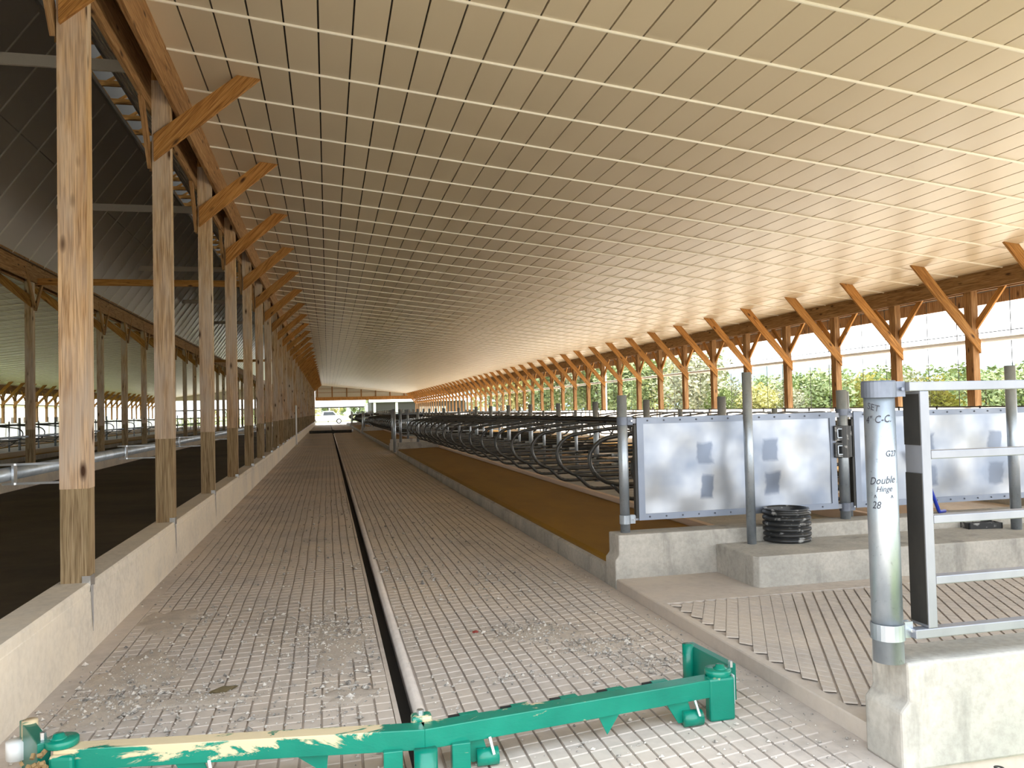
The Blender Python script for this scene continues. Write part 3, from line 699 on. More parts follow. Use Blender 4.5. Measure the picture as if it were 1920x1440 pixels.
def sheet_panel(x0, x1, label, z0=.555, z1=1.452):
    r = thing('sheet_panel', label, 'panel', (x0, PY, z0)); W, H = x1 - x0, z1 - z0
    n, m_ = 24, 12; vs, fs = [], []
    for i in range(n + 1):
        for j in range(m_ + 1):
            x, z = W * i / n, H * j / m_
            ed = min(1, min(i, n - i) / 2) * min(1, min(j, m_ - j) / 2)
            vs.append((x, -.024 - .010 * ed * sin(i * .9 + x0) * sin(j * .7 + 1 + x0 * 2), z))
    for i in range(n):
        for j in range(m_): fs.append((i * (m_ + 1) + j, (i + 1) * (m_ + 1) + j, (i + 1) * (m_ + 1) + j + 1, i * (m_ + 1) + j + 1))
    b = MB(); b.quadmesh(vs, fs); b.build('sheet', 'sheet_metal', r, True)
    b = MB(); b.box(-.08, W + .05, -.02, .02, H - .05, H - .008); b.box(-.08, W + .05, -.02, .02, .0, .04); b.box(.0, .04, -.02, .02, .04, H - .05); b.box(W - .04, W, -.02, .02, .04, H - .05)
    b.build('panel_frame', 'gate_steel', r)
    b = MB(); b.box(-.025, -.004, -.03, .02, .02, H - .07); b.build('edge_strip', 'black_steel', r)
    for z in (.0, H - .055):
        b = MB(); b.box(0, W, -.034, -.024, z, z + .055); b.build('hem_strip', 'sheet_dull', r)
    for x in (0, W - .06):
        b = MB(); b.box(x, x + .06, -.0335, -.0245, .055, H - .055); b.build('hem_strip', 'sheet_dull', r)
    b = MB(); b.lathe([(.0, .009), (.007, .007), (.008, 0)], 8); me = b.mesh('rivet', 'galvanized_dark', True)
    for z in (.028, H - .028):
        x = .1
        while x < W - .05:
            obj('rivet', me, r, mat=Matrix.Translation((x, -.034, z)) @ Matrix.Rotation(pi / 2, 4, 'X')); x += .155
    return r
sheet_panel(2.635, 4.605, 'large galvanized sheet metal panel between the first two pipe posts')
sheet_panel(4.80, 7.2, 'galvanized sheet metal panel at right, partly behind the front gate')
pipe_post(3.585, 6.36, .33, 1.825, .040, 'tall free standing galvanized pipe on the step beside the corrugated black stub')
pipe_post(6.20, 6.20, .33, 1.845, .046, 'tall galvanized pipe on the step at the right edge, behind the gate')

# corrugated pipe stub
r = thing('pipe_stub', 'short black corrugated plastic pipe stub standing on the concrete step', 'pipe', (3.955, 6.40, .33))
prof = []; z = 0
for i in range(6):
    prof += [(.178, z), (.205, z + .010), (.208, z + .022), (.205, z + .034), (.178, z + .044)]; z += .046
prof += [(.19, z), (.195, z + .012), (.18, z + .016), (.172, z), (.172, .05)]
b = MB(); b.lathe(prof, 40); b.build('corrugated_wall', 'black_plastic', r, True)
b = MB(); b.lathe([(.172, .05), (.001, .05)], 24); b.build('pipe_bottom', 'black_steel', r)
# drain frame
r = thing('drain_frame', 'black plastic drain frame lying on the step behind the gate', 'drain', (5.98, 6.40, .33), radians(-12))
b = MB(); b.box(-.16, .16, -.10, -.085, 0, .055); b.box(-.16, .16, .085, .10, 0, .055); b.box(-.16, -.145, -.1, .1, 0, .055); b.box(.145, .16, -.1, .1, 0, .055); b.build('frame', 'black_plastic', r)
for i in range(5):
    b = MB(); b.box(-.145, .145, -.075 + .035 * i, -.06 + .035 * i, .01, .045); b.build('grate_bar', 'black_plastic', r)
b = MB(); b.tube([(5.38, 6.52, 1.06), (5.47, 6.53, .90), (5.55, 6.53, .75), (5.61, 6.53, .60), (5.65, 6.535, .50), (5.68, 6.56, .474), (5.78, 6.60, .472)], .017, 8)
tag(b.build('hose', 'blue_hose', None, True), 'blue hose slanting down behind the front gate onto the low wall', 'hose')

# big front pipe and gate
FX, FY = 2.305, 2.985
fp = pipe_post(FX, FY, .45, 1.62, .0625, 'big galvanized pipe post with marker writing in the right foreground', [(.545, .612, 'galvanized')])
b = MB(); b.lathe([(.001, 1.19), (.066, 1.19), (.070, 1.184), (.070, 1.118), (.064, 1.118)], 28); b.box(.062, .108, -.03, -.018, 1.12, 1.186); b.box(.062, .108, -.006, .004, 1.12, 1.186); b.tube([(.085, -.045, 1.152), (.085, .02, 1.152)], .008, 6)
b.build('pipe_cap', 'galvanized_dark', fp)
def write(txt, zc_, size, ang, parent, shear=.25, tilt=0):
    cu = bpy.data.curves.new('t', 'FONT'); cu.body = txt; cu.size = size; cu.shear = shear; cu.align_x = 'CENTER'; cu.resolution_u = 3
    o = bpy.data.objects.new('t', cu); COL.objects.link(o)
    dg = bpy.context.evaluated_depsgraph_get(); dg.update()
    me = bpy.data.meshes.new_from_object(o.evaluated_get(dg)); bpy.data.objects.remove(o)
    bm = bmesh.new(); bm.from_mesh(me); bmesh.ops.triangulate(bm, faces=bm.faces[:])
    rr = .0625 + .0012
    for v in bm.verts:
        x, y = v.co.x * .82, v.co.y + tilt * v.co.x; a = ang + x / rr
        v.co = (rr * cos(a), rr * sin(a), zc_ - .45 + y)
    bm.to_mesh(me); bm.free(); me.materials.clear(); me.materials.append(MATS['marker_ink'])
    obj('marker_writing', me, parent)
fa = atan2(-FY, -FX)      # direction from the pipe to the camera
write('SET', 1.515, .040, fa - .42, fp, .2, -.25); write('4" C-C.', 1.462, .044, fa - .1, fp, .15, .05)
write('G27', 1.32, .036, fa + .68, fp, .1); write('Double', 1.205, .044, fa + .02, fp, .3, .08); write('Hinge', 1.172, .034, fa + .12, fp, .3, .05)
write('^', 1.135, .034, fa - .45, fp, .0); write('^', 1.135, .034, fa + .62, fp, .0); write('28', 1.10, .044, fa - .42, fp, .25)
g = thing('steel_gate', 'grey square tube farm gate hinged on the big front pipe', 'gate', (2.42, 2.96, .53))
def tubebox(x0, x1, z0, z1, nm):
    b = MB(); b.box(x0, x1, -.03, .02, z0, z1); b.build(nm, 'gate_steel', g, bevel=.004)
Z = .53
tubebox(-.005, 3.3, 1.592 - Z, 1.632 - Z, 'top_rail'); tubebox(-.02, 3.3, .545 - Z, .585 - Z, 'bottom_rail')
for z in (1.318, 1.042, .785): tubebox(.0905, 3.3, z - .018 - Z, z + .018 - Z, 'middle_rail')
b = MB(); b.box(.045, .09, -.03, .075, .585 - Z, 1.592 - Z); b.build('hinge_stile', 'gate_steel', g, bevel=.004)
b = MB(); b.box(.041, .0449, -.026, .072, .60 - Z, 1.24 - Z); b.box(.041, .0449, -.026, .072, 1.36 - Z, 1.58 - Z); b.build('stile_rubber', 'black_steel', g)
b = MB(); b.box(3.2, 3.24, -.03, .02, .585 - Z, 1.592 - Z); b.build('end_stile', 'gate_steel', g)

# ------------------------------------------------------------------ alley scraper
s = thing('alley_scraper', 'green steel manure scraper lying across the alley floor in the foreground, smeared with mud', 'scraper')
# wide V bar: left arm and right arm meeting over the gutter
CX, CY = .38, 3.44
def arm(x0, y0, x1, y1, z0, z1, d, nm, par=None, mat='green_enamel'):
    v = Vector((x1 - x0, y1 - y0, 0)); nn = Vector((-v.y, v.x, 0)).normalized() * d
    b = MB(); b.prism([(x0, y0, z0), (x1, y1, z0), (x1, y1, z1), (x0, y0, z1)], nn); return b.build(nm, mat, par or s, bevel=.004)
LA, RA = (-1.12, 3.66), (1.90, 3.66)
arm(LA[0], LA[1], CX, CY, .118, .205, .085, 'left_bar'); arm(CX, CY, RA[0], RA[1], .118, .205, .085, 'right_bar')
for sx, (ax, ay) in ((-1, LA), (1, RA)):
    b = MB(); b.lathe([(.001, .0), (.062, .0), (.066, .004), (.066, .026), (.062, .030), (.001, .030)], 20); b.build('hinge_plate', 'green_enamel', s, True, (ax - sx * .02, ay + .05, .206))
    b = MB(); b.lathe([(.001, .02), (.02, .02), (.026, .006), (.034, .004), (.034, 0), (.001, 0)], 12); b.build('hinge_pin', 'green_enamel', s, True, (ax - sx * .01, ay + .045, .236))
    b = MB(); b.lathe([(.001, .03), (.012, .03), (.013, 0), (.001, 0)], 6); b.build('hinge_bolt', 'bright_steel', s, False, (ax + sx * .05, ay + .05, .236))
    # wing plate reaching back along the alley side
    if sx > 0: wing = [(1.955, 3.75), (1.915, 4.16)]
    else: wing = [(-1.135, 3.69), (-1.305, 4.00)]
    (wx0, wy0), (wx1, wy1) = wing
    a = arm(wx0, wy0, wx1, wy1, .05, .235, -.05 * sx, 'wing_blade', None, 'green_plain')
    b = MB(); b.tube([(wx1 - .01 * sx, wy1 - .06, .02), (wx1 - .01 * sx, wy1 - .06, .245)], .032, 12); b.build('wing_spindle', 'green_enamel', s, True)
    if sx < 0:
        b = MB(); b.tube([(wx1 - .035, wy1 - .07, .09), (wx1 - .035, wy1 - .07, .165)], .046, 16); b.build('wing_roller', 'white_nylon', s, True)
        b = MB(); b.box(-.001, .001, 0, 0, 0, 0)
        v = Vector((wx1 - wx0, wy1 - wy0, 0)); nn = Vector((-v.y, v.x, 0)).normalized()
        p0_ = Vector((wx0, wy0, 0)) + v * .45 + nn * .0015; p1_ = Vector((wx0, wy0, 0)) + v * .80 + nn * .0015
        b = MB(); b.prism([(p0_.x, p0_.y, .10), (p1_.x, p1_.y, .10), (p1_.x, p1_.y, .20), (p0_.x, p0_.y, .20)], nn * .001); b.build('sticker', 'sticker', s)
    # end foot
    b = MB()
    if sx > 0:
        b.prism([(1.80, 3.64, .0), (1.935, 3.64, .0), (1.935, 3.64, .21), (1.80, 3.64, .21)], (0, .06, 0)); b.build('end_foot', 'green_enamel', s, bevel=.012)
        b = MB(); b.prism([(1.9365, 3.65, .075), (1.9365, 3.76, .075), (1.9365, 3.76, .215), (1.9365, 3.65, .215)], (.002, 0, 0)); lb = b.build('sticker', 'sticker', s)
        for i in range(6):
            b = MB(); z = .195 - i * .018; b.box(1.9386, 1.9392, 3.662, 3.662 + random.uniform(.05, .09), z - .004, z + (.006 if i < 2 else 0)); b.build('print_line', 'ink', lb)
    else:
        b.prism([(-1.13, 3.63, 0), (-1.03, 3.61, 0), (-1.03, 3.61, .19), (-1.13, 3.63, .19)], (0, .07, 0)); b.build('end_foot', 'green_enamel', s, bevel=.015)
        b = MB()
        for i in range(30):
            c = Vector((-1.165, 3.625, .16)) + Vector((random.gauss(0, .018), random.gauss(0, .018), random.gauss(0, .025)))
            b.tube([c, c + Vector((random.uniform(-.02, .02), random.uniform(-.02, .02), random.uniform(-.01, .02)))], .010, 5)
        b.build('mud_clump', 'mud', s)
# rubbing shoes with rollers hanging under the bar
for x, y in ((-.55, 3.60), (.62, 3.50), (1.66, 3.64)):
    b = MB(); b.prism([(x - .10, y, .13), (x + .02, y, .13), (x + .05, y, .02), (x - .03, y, .015)], (0, .012, 0)); b.build('shoe_plate', 'green_enamel', s, bevel=.003)
    b = MB(); b.tube([(x - .01, y - .01, .04), (x + .085, y - .01, .04)], .038, 14); b.build('shoe_roller', 'green_enamel', s, True)
    b = MB(); b.tube([(x + .045, y - .03, .13), (x + .06, y - .048, .06)], .007, 6); b.build('shoe_pin', 'bright_steel', s)
b = MB(); b.prism([(1.20, 3.58, .125), (1.31, 3.58, .125), (1.245, 3.58, .03)], (0, .012, 0)); b.build('gusset', 'green_enamel', s)
b = MB(); b.prism([(-.16, 3.53, .125), (-.02, 3.53, .125), (-.03, 3.53, .03)], (0, .012, 0)); b.build('gusset', 'green_enamel', s)
# centre legs and the pin that rides in the gutter
for x in (.245, .535):
    b = MB(); b.box(x - .04, x + .04, CY - .005, CY + .05, .0, .13); b.build('centre_leg', 'green_enamel', s, bevel=.004)
b = MB(); b.tube([(CX, CY - .02, -.09), (CX, CY - .02, .13)], .05, 14); b.build('centre_spindle', 'green_enamel', s, True)
b = MB(); b.box(CX - .045, CX + .045, CY + .09, CY + .16, .08, .225); b.build('centre_lug', 'green_enamel', s, bevel=.012)
b = MB(); b.lathe([(.001, .02), (.016, .02), (.016, 0), (.001, 0)], 6); b.build('centre_bolt', 'bright_steel', s, False, (CX - .005, CY + .125, .225))
# tabs along the back of the right bar
v = Vector((RA[0] - CX, RA[1] - CY, 0)); nn = Vector((-v.y, v.x, 0)).normalized()
for f in (.12, .28, .44, .60, .76):
    p = Vector((CX, CY, .206)) + v * f + nn * .083; d = v.normalized()
    b = MB(); b.prism([p, p + d * .085, p + d * .085 + nn * .03, p + nn * .03], (0, 0, -.028)); b.build('back_tab', 'green_enamel', s)
    b = MB(); q = p - d * .05 + nn * .012; b.prism([q, q + d * .05, q + d * .05 + nn * .012, q + nn * .012], (0, 0, -.015)); b.build('tab_rubber', 'black_steel', s)
# second scraper far down
s2 = thing('alley_scraper', 'dark scraper bar lying across the alley in the far distance', 'scraper', (0, 61.6, 0))
for x0, x1, nm in ((-1.35, .38, 'left_bar'), (.38, 1.75, 'right_bar')):
    b = MB(); b.box(x0, x1, -.06, .06, .03, .24); b.build(nm, 'black_steel', s2)
b = MB(); b.tube([(1.8, 0, .08), (1.8, 0, .3)], .06, 10); b.build('wing_roller', 'white_nylon', s2, True)
b = MB(); b.box(.3, .46, -.1, .1, -.05, .27); b.build('centre_lug', 'black_steel', s2)

# ------------------------------------------------------------------ gravel and litter on the alley floor
OCT = [(1, 0, 0), (0, 1, 0), (-1, 0, 0), (0, -1, 0), (0, 0, 1), (0, 0, -.6)]
OF = [(0, 1, 4), (1, 2, 4), (2, 3, 4), (3, 0, 4), (1, 0, 5), (2, 1, 5), (3, 2, 5), (0, 3, 5)]
b = MB()
def stone(x, y, r, z=0):
    if .30 < x < .46: return
    a = random.uniform(0, 6.28); ca, sa = cos(a), sin(a); sx, sy, sz = [r * random.uniform(.6, 1.3) for _ in range(3)]
    b.quadmesh([(x + px * sx * ca - py * sy * sa + random.uniform(-.2, .2) * r, y + px * sx * sa + py * sy * ca, z + r * .35 + pz * sz * .7) for px, py, pz in OCT], OF)
CL = [(.02, 5.85, .28, .5, 420), (1.35, 5.45, .16, .16, 200), (1.72, 5.0, .2, .13, 200), (-1.12, 5.35, .18, .3, 170), (-1.2, 4.75, .16, .16, 130), (-.85, 4.75, .3, .12, 140), (-.9, 6.5, .2, .25, 120), (1.05, 4.55, .3, .06, 90), (1.85, 4.55, .16, .12, 100), (-1.0, 4.2, .25, .12, 90), (-.5, 5.0, .4, .5, 160), (.75, 8.0, .3, .6, 140), (1.2, 7.0, .4, .5, 160), (-.4, 8.5, .5, .9, 160), (1.0, 11, .5, 1.5, 160), (-.6, 12, .5, 2, 120), (.1, 4.6, .1, .2, 80)]
for cx_, cy_, sx_, sy_, n_ in CL:
    for i in range(n_): 
        x, y = random.gauss(cx_, sx_), random.gauss(cy_, sy_)
        if XL + .03 < x < XR - .03 and y > 3.0: stone(x, y, random.choice([.005, .007, .008, .010, .013, .019]) * random.uniform(.7, 1.2))
for cx_, cy_, sx_, sy_, n_ in [(.02, 5.75, .2, .4, 1100), (1.35, 5.45, .14, .14, 420), (1.72, 5.0, .18, .10, 380), (-1.12, 5.35, .15, .2, 380), (-1.2, 4.75, .14, .12, 260), (-.85, 4.75, .3, .10, 300), (1.9, 4.55, .14, .10, 220), (-.2, 4.3, .3, .12, 200)]:
    for i in range(n_):
        x, y = random.gauss(cx_, sx_), random.gauss(cy_, sy_)
        if XL + .03 < x < XR - .03: stone(x, y, random.choice([.003, .004, .005, .006, .008]), .004)
for i in range(2200):
    x, y = random.uniform(XL + .03, XR - .05), 3 + 13 * random.random() ** 1.5
    stone(x, y, random.choice([.004, .005, .007, .009, .013]))
for i in range(200): stone(random.uniform(XR - .14, XR - .02), random.uniform(3.2, 9), random.choice([.004, .006, .009]))
stuff(b.build('gravel_crumbs', 'gravel', floor))
for cx_, cy_, rx_, ry_ in ((-1.15, 5.35, .26, .42), (-1.2, 4.72, .24, .26), (.04, 5.55, .17, .55), (1.42, 5.4, .30, .22), (-.75, 4.72, .34, .10), (-1.22, 6.6, .2, .4), (1.75, 4.98, .26, .12), (.1, 4.55, .17, .12), (-1.25, 4.2, .16, .14)):
    b = MB(); n = 40; rr_ = random.Random(int(cx_ * 100 + cy_ * 10)); ph = [rr_.uniform(0, 6) for _ in range(3)]
    vs = [(cx_, cy_, .007)]
    for f, h in ((.35, .007), (.7, .0045), (.9, .001), (1.05, -.012)):
        for k in range(n):
            a = 2 * pi * k / n; g_ = f * (1 + .18 * sin(3 * a + ph[0]) + .12 * sin(7 * a + ph[1]) + .07 * sin(13 * a + ph[2]))
            vs.append((min(.31, cx_ + rx_ * g_ * cos(a)) if cx_ < .3 else cx_ + rx_ * g_ * cos(a), cy_ + ry_ * g_ * sin(a), h + rr_.uniform(-.0012, .0012) * (f < 1)))
    fs = [(0, 1 + k, 1 + (k + 1) % n) for k in range(n)] + [(1 + j * n + k, 1 + j * n + n + k, 1 + j * n + n + (k + 1) % n, 1 + j * n + (k + 1) % n) for j in range(3) for k in range(n)]
    b.quadmesh(vs, fs); stuff(b.build('dust_drift', 'dust', floor, True))
def lump(name, label, cat, x, y, sx, sy, sz, mat, rz=0):
    bm = bmesh.new(); bmesh.ops.create_icosphere(bm, subdivisions=2, radius=1)
    for v_ in bm.verts: v_.co *= random.uniform(.75, 1.15); v_.co.x *= sx; v_.co.y *= sy; v_.co.z = v_.co.z * sz + sz * .5
    me = bpy.data.meshes.new(name); bm.to_mesh(me); bm.free(); me.materials.append(MATS[mat]); o = obj(name, me, None, (x, y, .0)); o.rotation_euler.z = rz
    return tag(o, label, cat)
lump('dirt_clod', 'dark brown dirt clod on the left half of the alley', 'clod', -.60, 4.82, .085, .022, .02, 'leaf_brown', .45)
lump('stone_chip', 'small dark red chip on the right half of the alley', 'chip', .98, 5.55, .022, .014, .012, 'red_chip')
r = MB(); r.lathe([(.009, .0), (.009, .004), (.02, .004), (.02, 0)], 18)
tag(r.build('washer', 'black_steel', None, True, (2.72, 2.86, .001)), 'black washer lying on the floor before the front low wall', 'washer')

b = MB(); b.box(-.05, .05, -.13, .13, 0, 3.9)
tag(b.build('downspout', 'white_pvc', None, False, (12.15, 34.0, -.2)), 'wide white downspout behind the eave posts outside the right opening', 'downspout')
# white pipe standing by the far left posts
b = MB(); b.tube([(0, 0, 0), (0, 0, 1.95)], .04, 8)
tag(b.build('standpipe', 'white_pvc', None, True, (-1.53, 41.3, 0.02)), 'thin white standpipe against the far left posts', 'pipe')

# ------------------------------------------------------------------ far gable
b = MB(); b.prism([(XL, YE, 3.6), (XE, YE, 3.6), (XE, YE, 3.9), (XL, YE, 5.45)], (0, .05, 0))
gab = struct(b.build('wall_end', 'end_siding'))
b = MB(); b.box(XL, XE, YE - .09, YE - .01, 3.15, 3.62); b.build('end_header', 'brace_wood', gab)
for i in range(7):
    x = XL + 1.9 * i + .3; b = MB(); b.box(x - .08, x + .08, YE - .12, YE - .01, 3.6, zc(x) - .02); b.build('gable_stud', 'beam_wood', gab)
for z in (4.2, 4.7):
    b = MB(); b.box(XL, min(XE, (5.288 - z) / SL - 1.6), YE - .04, YE - .005, z, z + .05); b.build('gable_girt', 'beam_wood', gab)
b = MB(); b.prism([(mx(XE), YE, 3.5), (mx(XL), YE, 3.5), (-2.75, YE, 5.9), (-1.8, YE, 5.5), (-1.8, YE, 3.5), (mx(XL), YE, 3.5), (mx(XL), YE, 5.3), (mx(XE), YE, 3.9)][0:2] + [(mx(XL), YE, 5.3), (mx(XE), YE, 3.9)], (0, .05, 0))
struct(b.build('wall_end_left', 'end_siding'))

# unseen near gable, added to darken ceiling, lane and left barn: header and siding over the open alley, closed siding across lane and left barn
b = MB(); b.prism([(XL, YN, 3.3), (XE, YN, 3.3), (XE, YN, 3.9), (XL, YN, 5.30)], (0, .05, 0))
gab = struct(b.build('wall_front_shade', 'end_siding'))
b = MB(); b.box(XL, XE, YN - .09, YN - .005, 3.15, 3.62); b.build('end_header', 'brace_wood', gab)
b = MB(); b.prism([(mx(XE), YN, -.05), (XL - .25, YN, -.05), (XL - .25, YN, 5.3), (RXO, YN, RZ), (mx(RXO), YN, RZ), (mx(XL), YN, 5.3), (mx(XE), YN, 3.9)], (0, .05, 0))
struct(b.build('wall_front_left_shade', 'end_siding'))

# ------------------------------------------------------------------ left stalls
b = MB(); b.box(mx(XE), mx(XL) - .05, 2, YE, -.4, .02); struct(b.build('floor_far_left', 'lane_concrete'))
b = MB(); b.box(-17.2, -11.0, 8, YE - 2, -.02, .2); struct(b.build('stall_curb_left', 'grey_concrete'))
for x0, x1, who in ((-12.7, -11.02, 'facing the alley'), (-17.15, -15.6, 'facing the far left wall')):
    b = MB(); b.box(x0, x1, 8.1, YE - 2.1, .19, .25); tag(b.build('stall_mattress', 'mattress_rubber', bevel=.02), 'dark brown stall mattress in the far left stalls ' + who, 'mattress')
b = MB(); b.tube([(-13.4, 8, 1.36), (-13.4, YE - 2, 1.36)], .035, 6); tag(b.build('neck_rail', 'black_steel'), 'black neck rail over the far left stalls', 'rail')
y = 22.; i = 0
while y < 95:
    o = obj('stall_post', PT if i % 2 else PS_, None, (-13.6, y, .03))
    tag(o, 'steel post in the dim stalls across the feed lane', 'post', 'far left stall posts')
    for sg in (1,):
        if i % 2 == 0:
            r = thing('stall_divider', 'curved divider in the dim stalls across the feed lane', 'stall divider', (-13.6, y + .06, .03), 0, 'far left dividers')
            for nm, me in DP[-1][:2]: obj(nm, me, r)
    y += 2.44 if i > 14 else 1.22; i += 1

# ------------------------------------------------------------------ outdoors
def ground():
    vs, fs = [], []
    xs = [-600, -250, -120, -60, -30, -20.6, 12.2, 16, 24, 36, 50, 70, 100, 160, 260, 420, 700]
    ys = [-60, -30, 0, 20, 60, 108.6, 125, 160, 240, 400, 700, 1100]
    for y in ys:
        for x in xs:
            z = -.32
            if x > 16: z -= min(6, (x - 16) * .075)
            if x > 160 or y > 400: z += 0
            vs.append((x, y, z))
    n = len(xs)
    for j in range(len(ys) - 1):
        for i in range(n - 1): fs.append((j * n + i, j * n + i + 1, (j + 1) * n + i + 1, (j + 1) * n + i))
    b = MB(); b.quadmesh(vs, fs); return struct(b.build('ground', 'grass'))
ground()
b = MB(); b.box(-24, 24, -40, YN - 2, -.31, -.02); struct(b.build('apron_front', 'outdoor_concrete'))
b = MB(); b.box(XE + .12, 27, YN - 20, YE + 10, -.9, -.2); struct(b.build('apron_right', 'outdoor_gravel'))
b = MB(); b.box(-24, 30, YE, 136, -.31, -.03); struct(b.build('apron_far', 'outdoor_concrete'))
# hills
def hill(x0, y0, x1, y1, h, base, seed):
    rnd = random.Random(seed); n = 60; vs, fs = [], []
    d = Vector((x1 - x0, y1 - y0)); pn = Vector((d.y, -d.x)).normalized()
    if pn.x * x0 + pn.y * y0 > 0: pn = -pn
    for i in range(n + 1):
        t_ = i / n; hh = h * (.45 + .3 * sin(t_ * 7 + seed) + .2 * sin(t_ * 17 + seed * 2) + .06 * rnd.uniform(-1, 1))
        c = Vector((x0, y0)) + d * t_
        for k, (o_, f_) in enumerate(((160, 0), (80, .6), (0, 1), (-150, 0))):
            q = c + pn * o_; vs.append((q.x, q.y, base + max(.5, hh) * f_))
    for i in range(n):
        for k in range(3): fs.append((i * 4 + k, i * 4 + 4 + k, i * 4 + 5 + k, i * 4 + 1 + k))
    b = MB(); b.quadmesh(vs, fs); return struct(b.build('hills', 'hazy_hill_forest', None, True))
hill(250, 1500, 1700, 700, 92, -8, 1); hill(150, 900, 900, 420, 60, -7, 4)
# trees
def tree_mesh(seed, n, mat, sparse=1.0):
    rnd = random.Random(seed); b = MB()
    blobs = [(Vector((rnd.gauss(0, .9), rnd.gauss(0, .9), rnd.uniform(2.2, 6.4))), rnd.uniform(.8, 1.5)) for _ in range(15)] + [(Vector((0, 0, 5)), 2.0), (Vector((0, 0, 3.4)), 1.9)]
    for i in range(int(n * sparse)):
        c, r_ = rnd.choice(blobs)
        d = Vector((rnd.gauss(0, 1), rnd.gauss(0, 1), rnd.gauss(0, 1))).normalized() * r_ * rnd.uniform(.6, 1.02)
        p = c + d; a = Vector((rnd.gauss(0, 1), rnd.gauss(0, 1), rnd.gauss(0, .7))).normalized(); c2 = a.orthogonal().normalized(); s_ = rnd.uniform(.10, .24)
        b.quadmesh([p - a * s_, p + c2 * s_ * .6, p + a * s_, p - c2 * s_ * .6], [(0, 1, 2, 3)])
    return b.mesh('crown', mat)
def trunk_mesh(seed):
    rnd = random.Random(seed); b = MB(); b.tube([(0, 0, -.3), (.05, 0, 1.6), (-.05, .05, 3.4), (.1, 0, 5.6)], .17, 6, r2=.04)
    for k in range(6):
        z = 1.7 + k * .55; a = rnd.uniform(0, 6.28); b.tube([(0, 0, z), (cos(a) * .7, sin(a) * .7, z + .9), (cos(a) * 1.5, sin(a) * 1.5, z + 1.9)], .06, 5, r2=.015)
    return b.mesh('trunk', 'bark')
KINDS = [('leafy green tree', tree_mesh(1, 2600, 'foliage_green'), trunk_mesh(1)), ('yellowing tree', tree_mesh(2, 2300, 'foliage_yellow'), trunk_mesh(2)), ('thin grey green tree', tree_mesh(3, 1500, 'foliage_grey'), trunk_mesh(3)), ('dense green tree', tree_mesh(4, 3000, 'foliage_green'), trunk_mesh(4))]
rt = random.Random(5)
def plant(x, y, z, sc, kind, where):
    nm, cr_, tk = KINDS[kind]
    r = thing('tree', nm + ' ' + where, 'tree', (x, y, z), rt.uniform(0, 6.28), nm + 's ' + where)
    r.scale = (sc * rt.uniform(.9, 1.25), sc * rt.uniform(.9, 1.25), sc)
    obj('crown', cr_, r); obj('trunk', tk, r)
for k in range(50):
    az = radians(9 + 38 * k / 49 + rt.uniform(-.2, .2)); d = (64, 84, 104)[k % 3] + rt.uniform(-3, 3)
    x, y = d * sin(az), d * cos(az)
    if x < 24: 
        x = 24 + rt.uniform(0, 5); y = x / math.tan(az)
        if y > 150: continue
    top = 3.7 if az > radians(27) else 6.6
    top += rt.uniform(-.8, .9); dd = sqrt(x * x + y * y); top = 1.56 + (top - 1.56) * dd / 75
    zg = -.32 - min(6, max(0, (x - 16) * .075)); sc = (top - zg) / 7.4
    gap = int(math.floor((XE / math.tan(az) - E0) / ES))
    if gap < -1: where = 'beyond the right opening, at the right photo edge'
    elif gap < 0: where = 'beyond the right opening, right of the rightmost eave post'
    elif gap < 15: where = 'seen between the ' + ORD[gap].replace('nearest', 'first') + ' and ' + ORD[gap + 1] + ' eave posts from right'
    else: where = 'in the far wood beyond the right opening'
    plant(x, y, zg, sc, rt.choice([0, 1, 2, 3, 0, 2]), where)
for k in range(22):
    d = (196, 206)[k % 2]
    plant(-26 + k * 2.3, d, -.32, rt.uniform(.5, .7), rt.choice([0, 1, 3]), 'beyond the far gable opening')
for k in range(12):
    plant(-75 - rt.uniform(0, 30), 70 + k * 14, -.32, rt.uniform(.8, 1.2), rt.choice([0, 3]), 'far beyond the left wall')
# buildings
def barn(name, label, x0, x1, y0, y1, zb_, ze, zr, wall, roof, axis='y', openings=()):
    r = thing(name, label, 'building', ((x0 + x1) / 2, (y0 + y1) / 2, zb_)); cx_, cy_ = (x0 + x1) / 2, (y0 + y1) / 2
    b = MB(); b.box(x0 - cx_, x1 - cx_, y0 - cy_, y1 - cy_, 0, ze - zb_)
    if axis == 'y': b.prism([(x0 - cx_, y0 - cy_, ze - zb_), (x1 - cx_, y0 - cy_, ze - zb_), (0, y0 - cy_, zr - zb_ - .1)], (0, y1 - y0, 0))
    else: b.prism([(x0 - cx_, y0 - cy_, ze - zb_), (x0 - cx_, y1 - cy_, ze - zb_), (x0 - cx_, 0, zr - zb_ - .1)], (x1 - x0, 0, 0))
    b.build('wall', wall, r)
    b = MB(); o = .5
    if axis == 'y':
        for sg in (-1, 1): b.prism([(0, y0 - cy_ - o, zr - zb_), (sg * ((x1 - x0) / 2 + o), y0 - cy_ - o, ze - zb_ - .1), (sg * ((x1 - x0) / 2 + o), y0 - cy_ - o, ze - zb_ + .05), (0, y0 - cy_ - o, zr - zb_ + .15)], (0, y1 - y0 + 2 * o, 0))
    else:
        for sg in (-1, 1): b.prism([(x0 - cx_ - o, 0, zr - zb_), (x0 - cx_ - o, sg * ((y1 - y0) / 2 + o), ze - zb_ - .1), (x0 - cx_ - o, sg * ((y1 - y0) / 2 + o), ze - zb_ + .05), (x0 - cx_ - o, 0, zr - zb_ + .15)], (x1 - x0 + 2 * o, 0, 0))
    b.build('roof', roof, r)
    for (a, c, z0_, z1_, mt_, nm) in openings:   # on the y0 face
        b = MB(); b.box(a - cx_, c - cx_, y0 - cy_ - .06, y0 - cy_ + .02, z0_ - zb_, z1_ - zb_); b.build(nm, mt_, r)
    return r
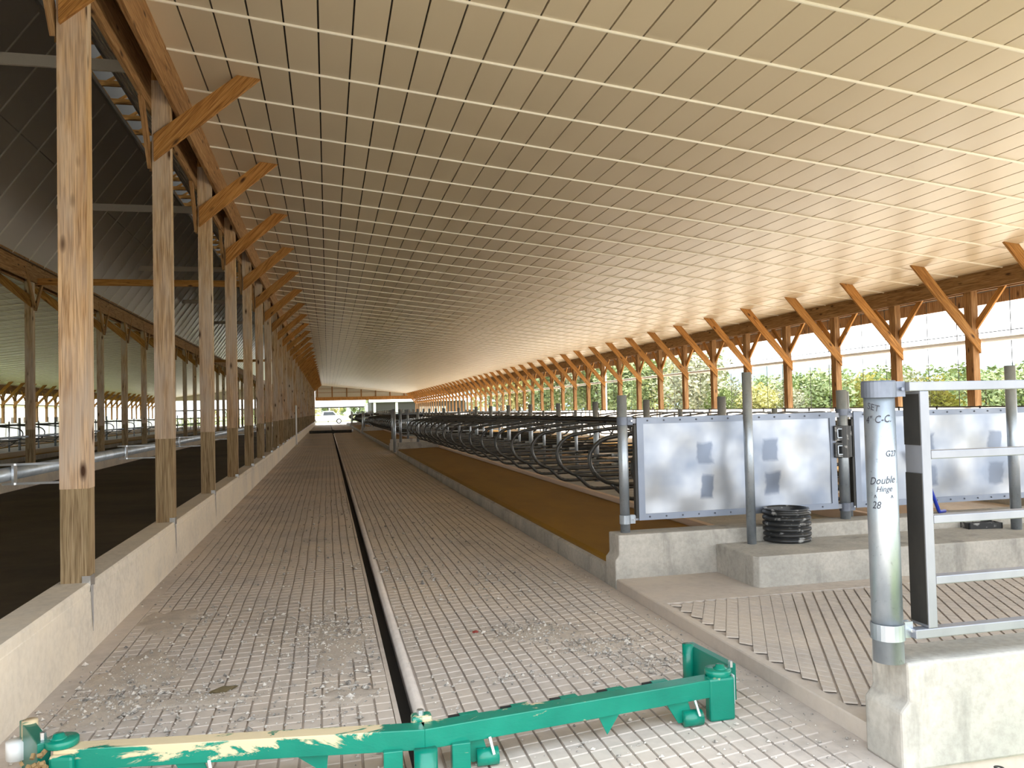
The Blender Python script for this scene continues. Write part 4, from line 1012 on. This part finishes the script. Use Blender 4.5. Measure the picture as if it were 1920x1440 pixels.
barn('white_barn', 'white gable barn far beyond the right opening', 42, 57, 196, 240, -2.2, 5.5, 10.5, 'white_siding', 'roof_white', 'y', [(45, 49, -2, 2, 'grey_siding', 'door')])
barn('grey_shed', 'grey low shed beside the white barn beyond the right opening', 30, 40.5, 192, 210, -1.4, 3.4, 5.0, 'grey_siding', 'roof_white', 'x', [(32, 35, -1.4, 1.5, 'dark_opening', 'door'), (37, 39, .2, 1.5, 'white_siding', 'window')])
barn('dark_barn', 'open dark barn with white fascia beyond the far gable opening', 9, 29, 170, 186, -.3, 3.6, 6.0, 'dark_opening', 'roof_white', 'x', [(9.4, 9.9, -.3, 3.4, 'white_siding', 'pillar'), (14, 14.5, -.3, 3.4, 'white_siding', 'pillar'), (19, 25, .2, 2.4, 'grey_siding', 'door')])
r = thing('canopy_barn', 'long white roofed canopy beyond the far gable opening', 'building', (-6, 158, -.3))
b = MB(); b.prism([(-24, 0, 2.9), (-24, 9, 6.2), (-24, 9, 6.35), (-24, 0, 3.05)], (37, 0, 0)); b.build('roof', 'roof_white', r)
b = MB(); b.box(-24, 13, -.1, .05, 2.75, 3.0); b.build('gutter', 'dark_opening', r)
for i in range(7):
    b = MB(); b.box(-24 + i * 6, -23.8 + i * 6, 0, .2, 0, 2.9); b.build('pillar', 'dark_opening', r)
r = barn('long_house', 'long tan building with white eave band across the lawn at far left', -70, -46, 86, 170, -.3, 4.4, 7.0, 'tan_siding', 'roof_white', 'y')
cy_, cx_ = 128, -58
b = MB(); b.box(-46 - cx_, -45.6 - cx_, -42, 42, 4.2, 5.2); b.build('eave_band', 'white_siding', r)
for i in range(16):
    b = MB(); b.box(-46.0 - cx_ - .02, -45.94 - cx_, -40 + i * 5, -38.6 + i * 5, .9, 2.3); b.build('window', 'dark_opening', r)
# white pickup outside the far gable
t_ = thing('pickup_truck', 'white pickup truck parked outside the far gable opening', 'truck', (-.2, 116.5, -.03))
b = MB()
prof = [(-2.7, .45), (-2.7, 1.05), (-2.6, 1.12), (-.7, 1.12), (-.45, 1.80), (1.0, 1.82), (1.55, 1.18), (2.6, 1.08), (2.75, .95), (2.75, .45)]
b.prism([(x, -.9, z) for x, z in prof], (0, 1.8, 0)); b.build('body', 'truck_paint', t_, bevel=.05)
b = MB(); b.prism([(-.42, -.91, 1.22), (-.30, -.91, 1.70), (.95, -.91, 1.72), (1.35, -.91, 1.22)], (0, .02, 0)); b.build('side_window', 'window_glass', t_)
for x in (-1.75, 1.75):
    b = MB(); b.tube([(x, -.95, .38), (x, -.70, .38)], .38, 18); wh_ = b.build('wheel', 'tyre', t_, True)
    b = MB(); b.tube([(x, -.96, .38), (x, -.94, .38)], .23, 14); b.build('hub', 'white_siding', wh_)
    b = MB(); b.tube([(x, .70, .38), (x, .95, .38)], .38, 18); b.build('wheel', 'tyre', t_, True)
b = MB(); b.box(-2.85, -2.68, -.85, .85, .45, .65); b.build('bumper', 'bright_steel', t_)
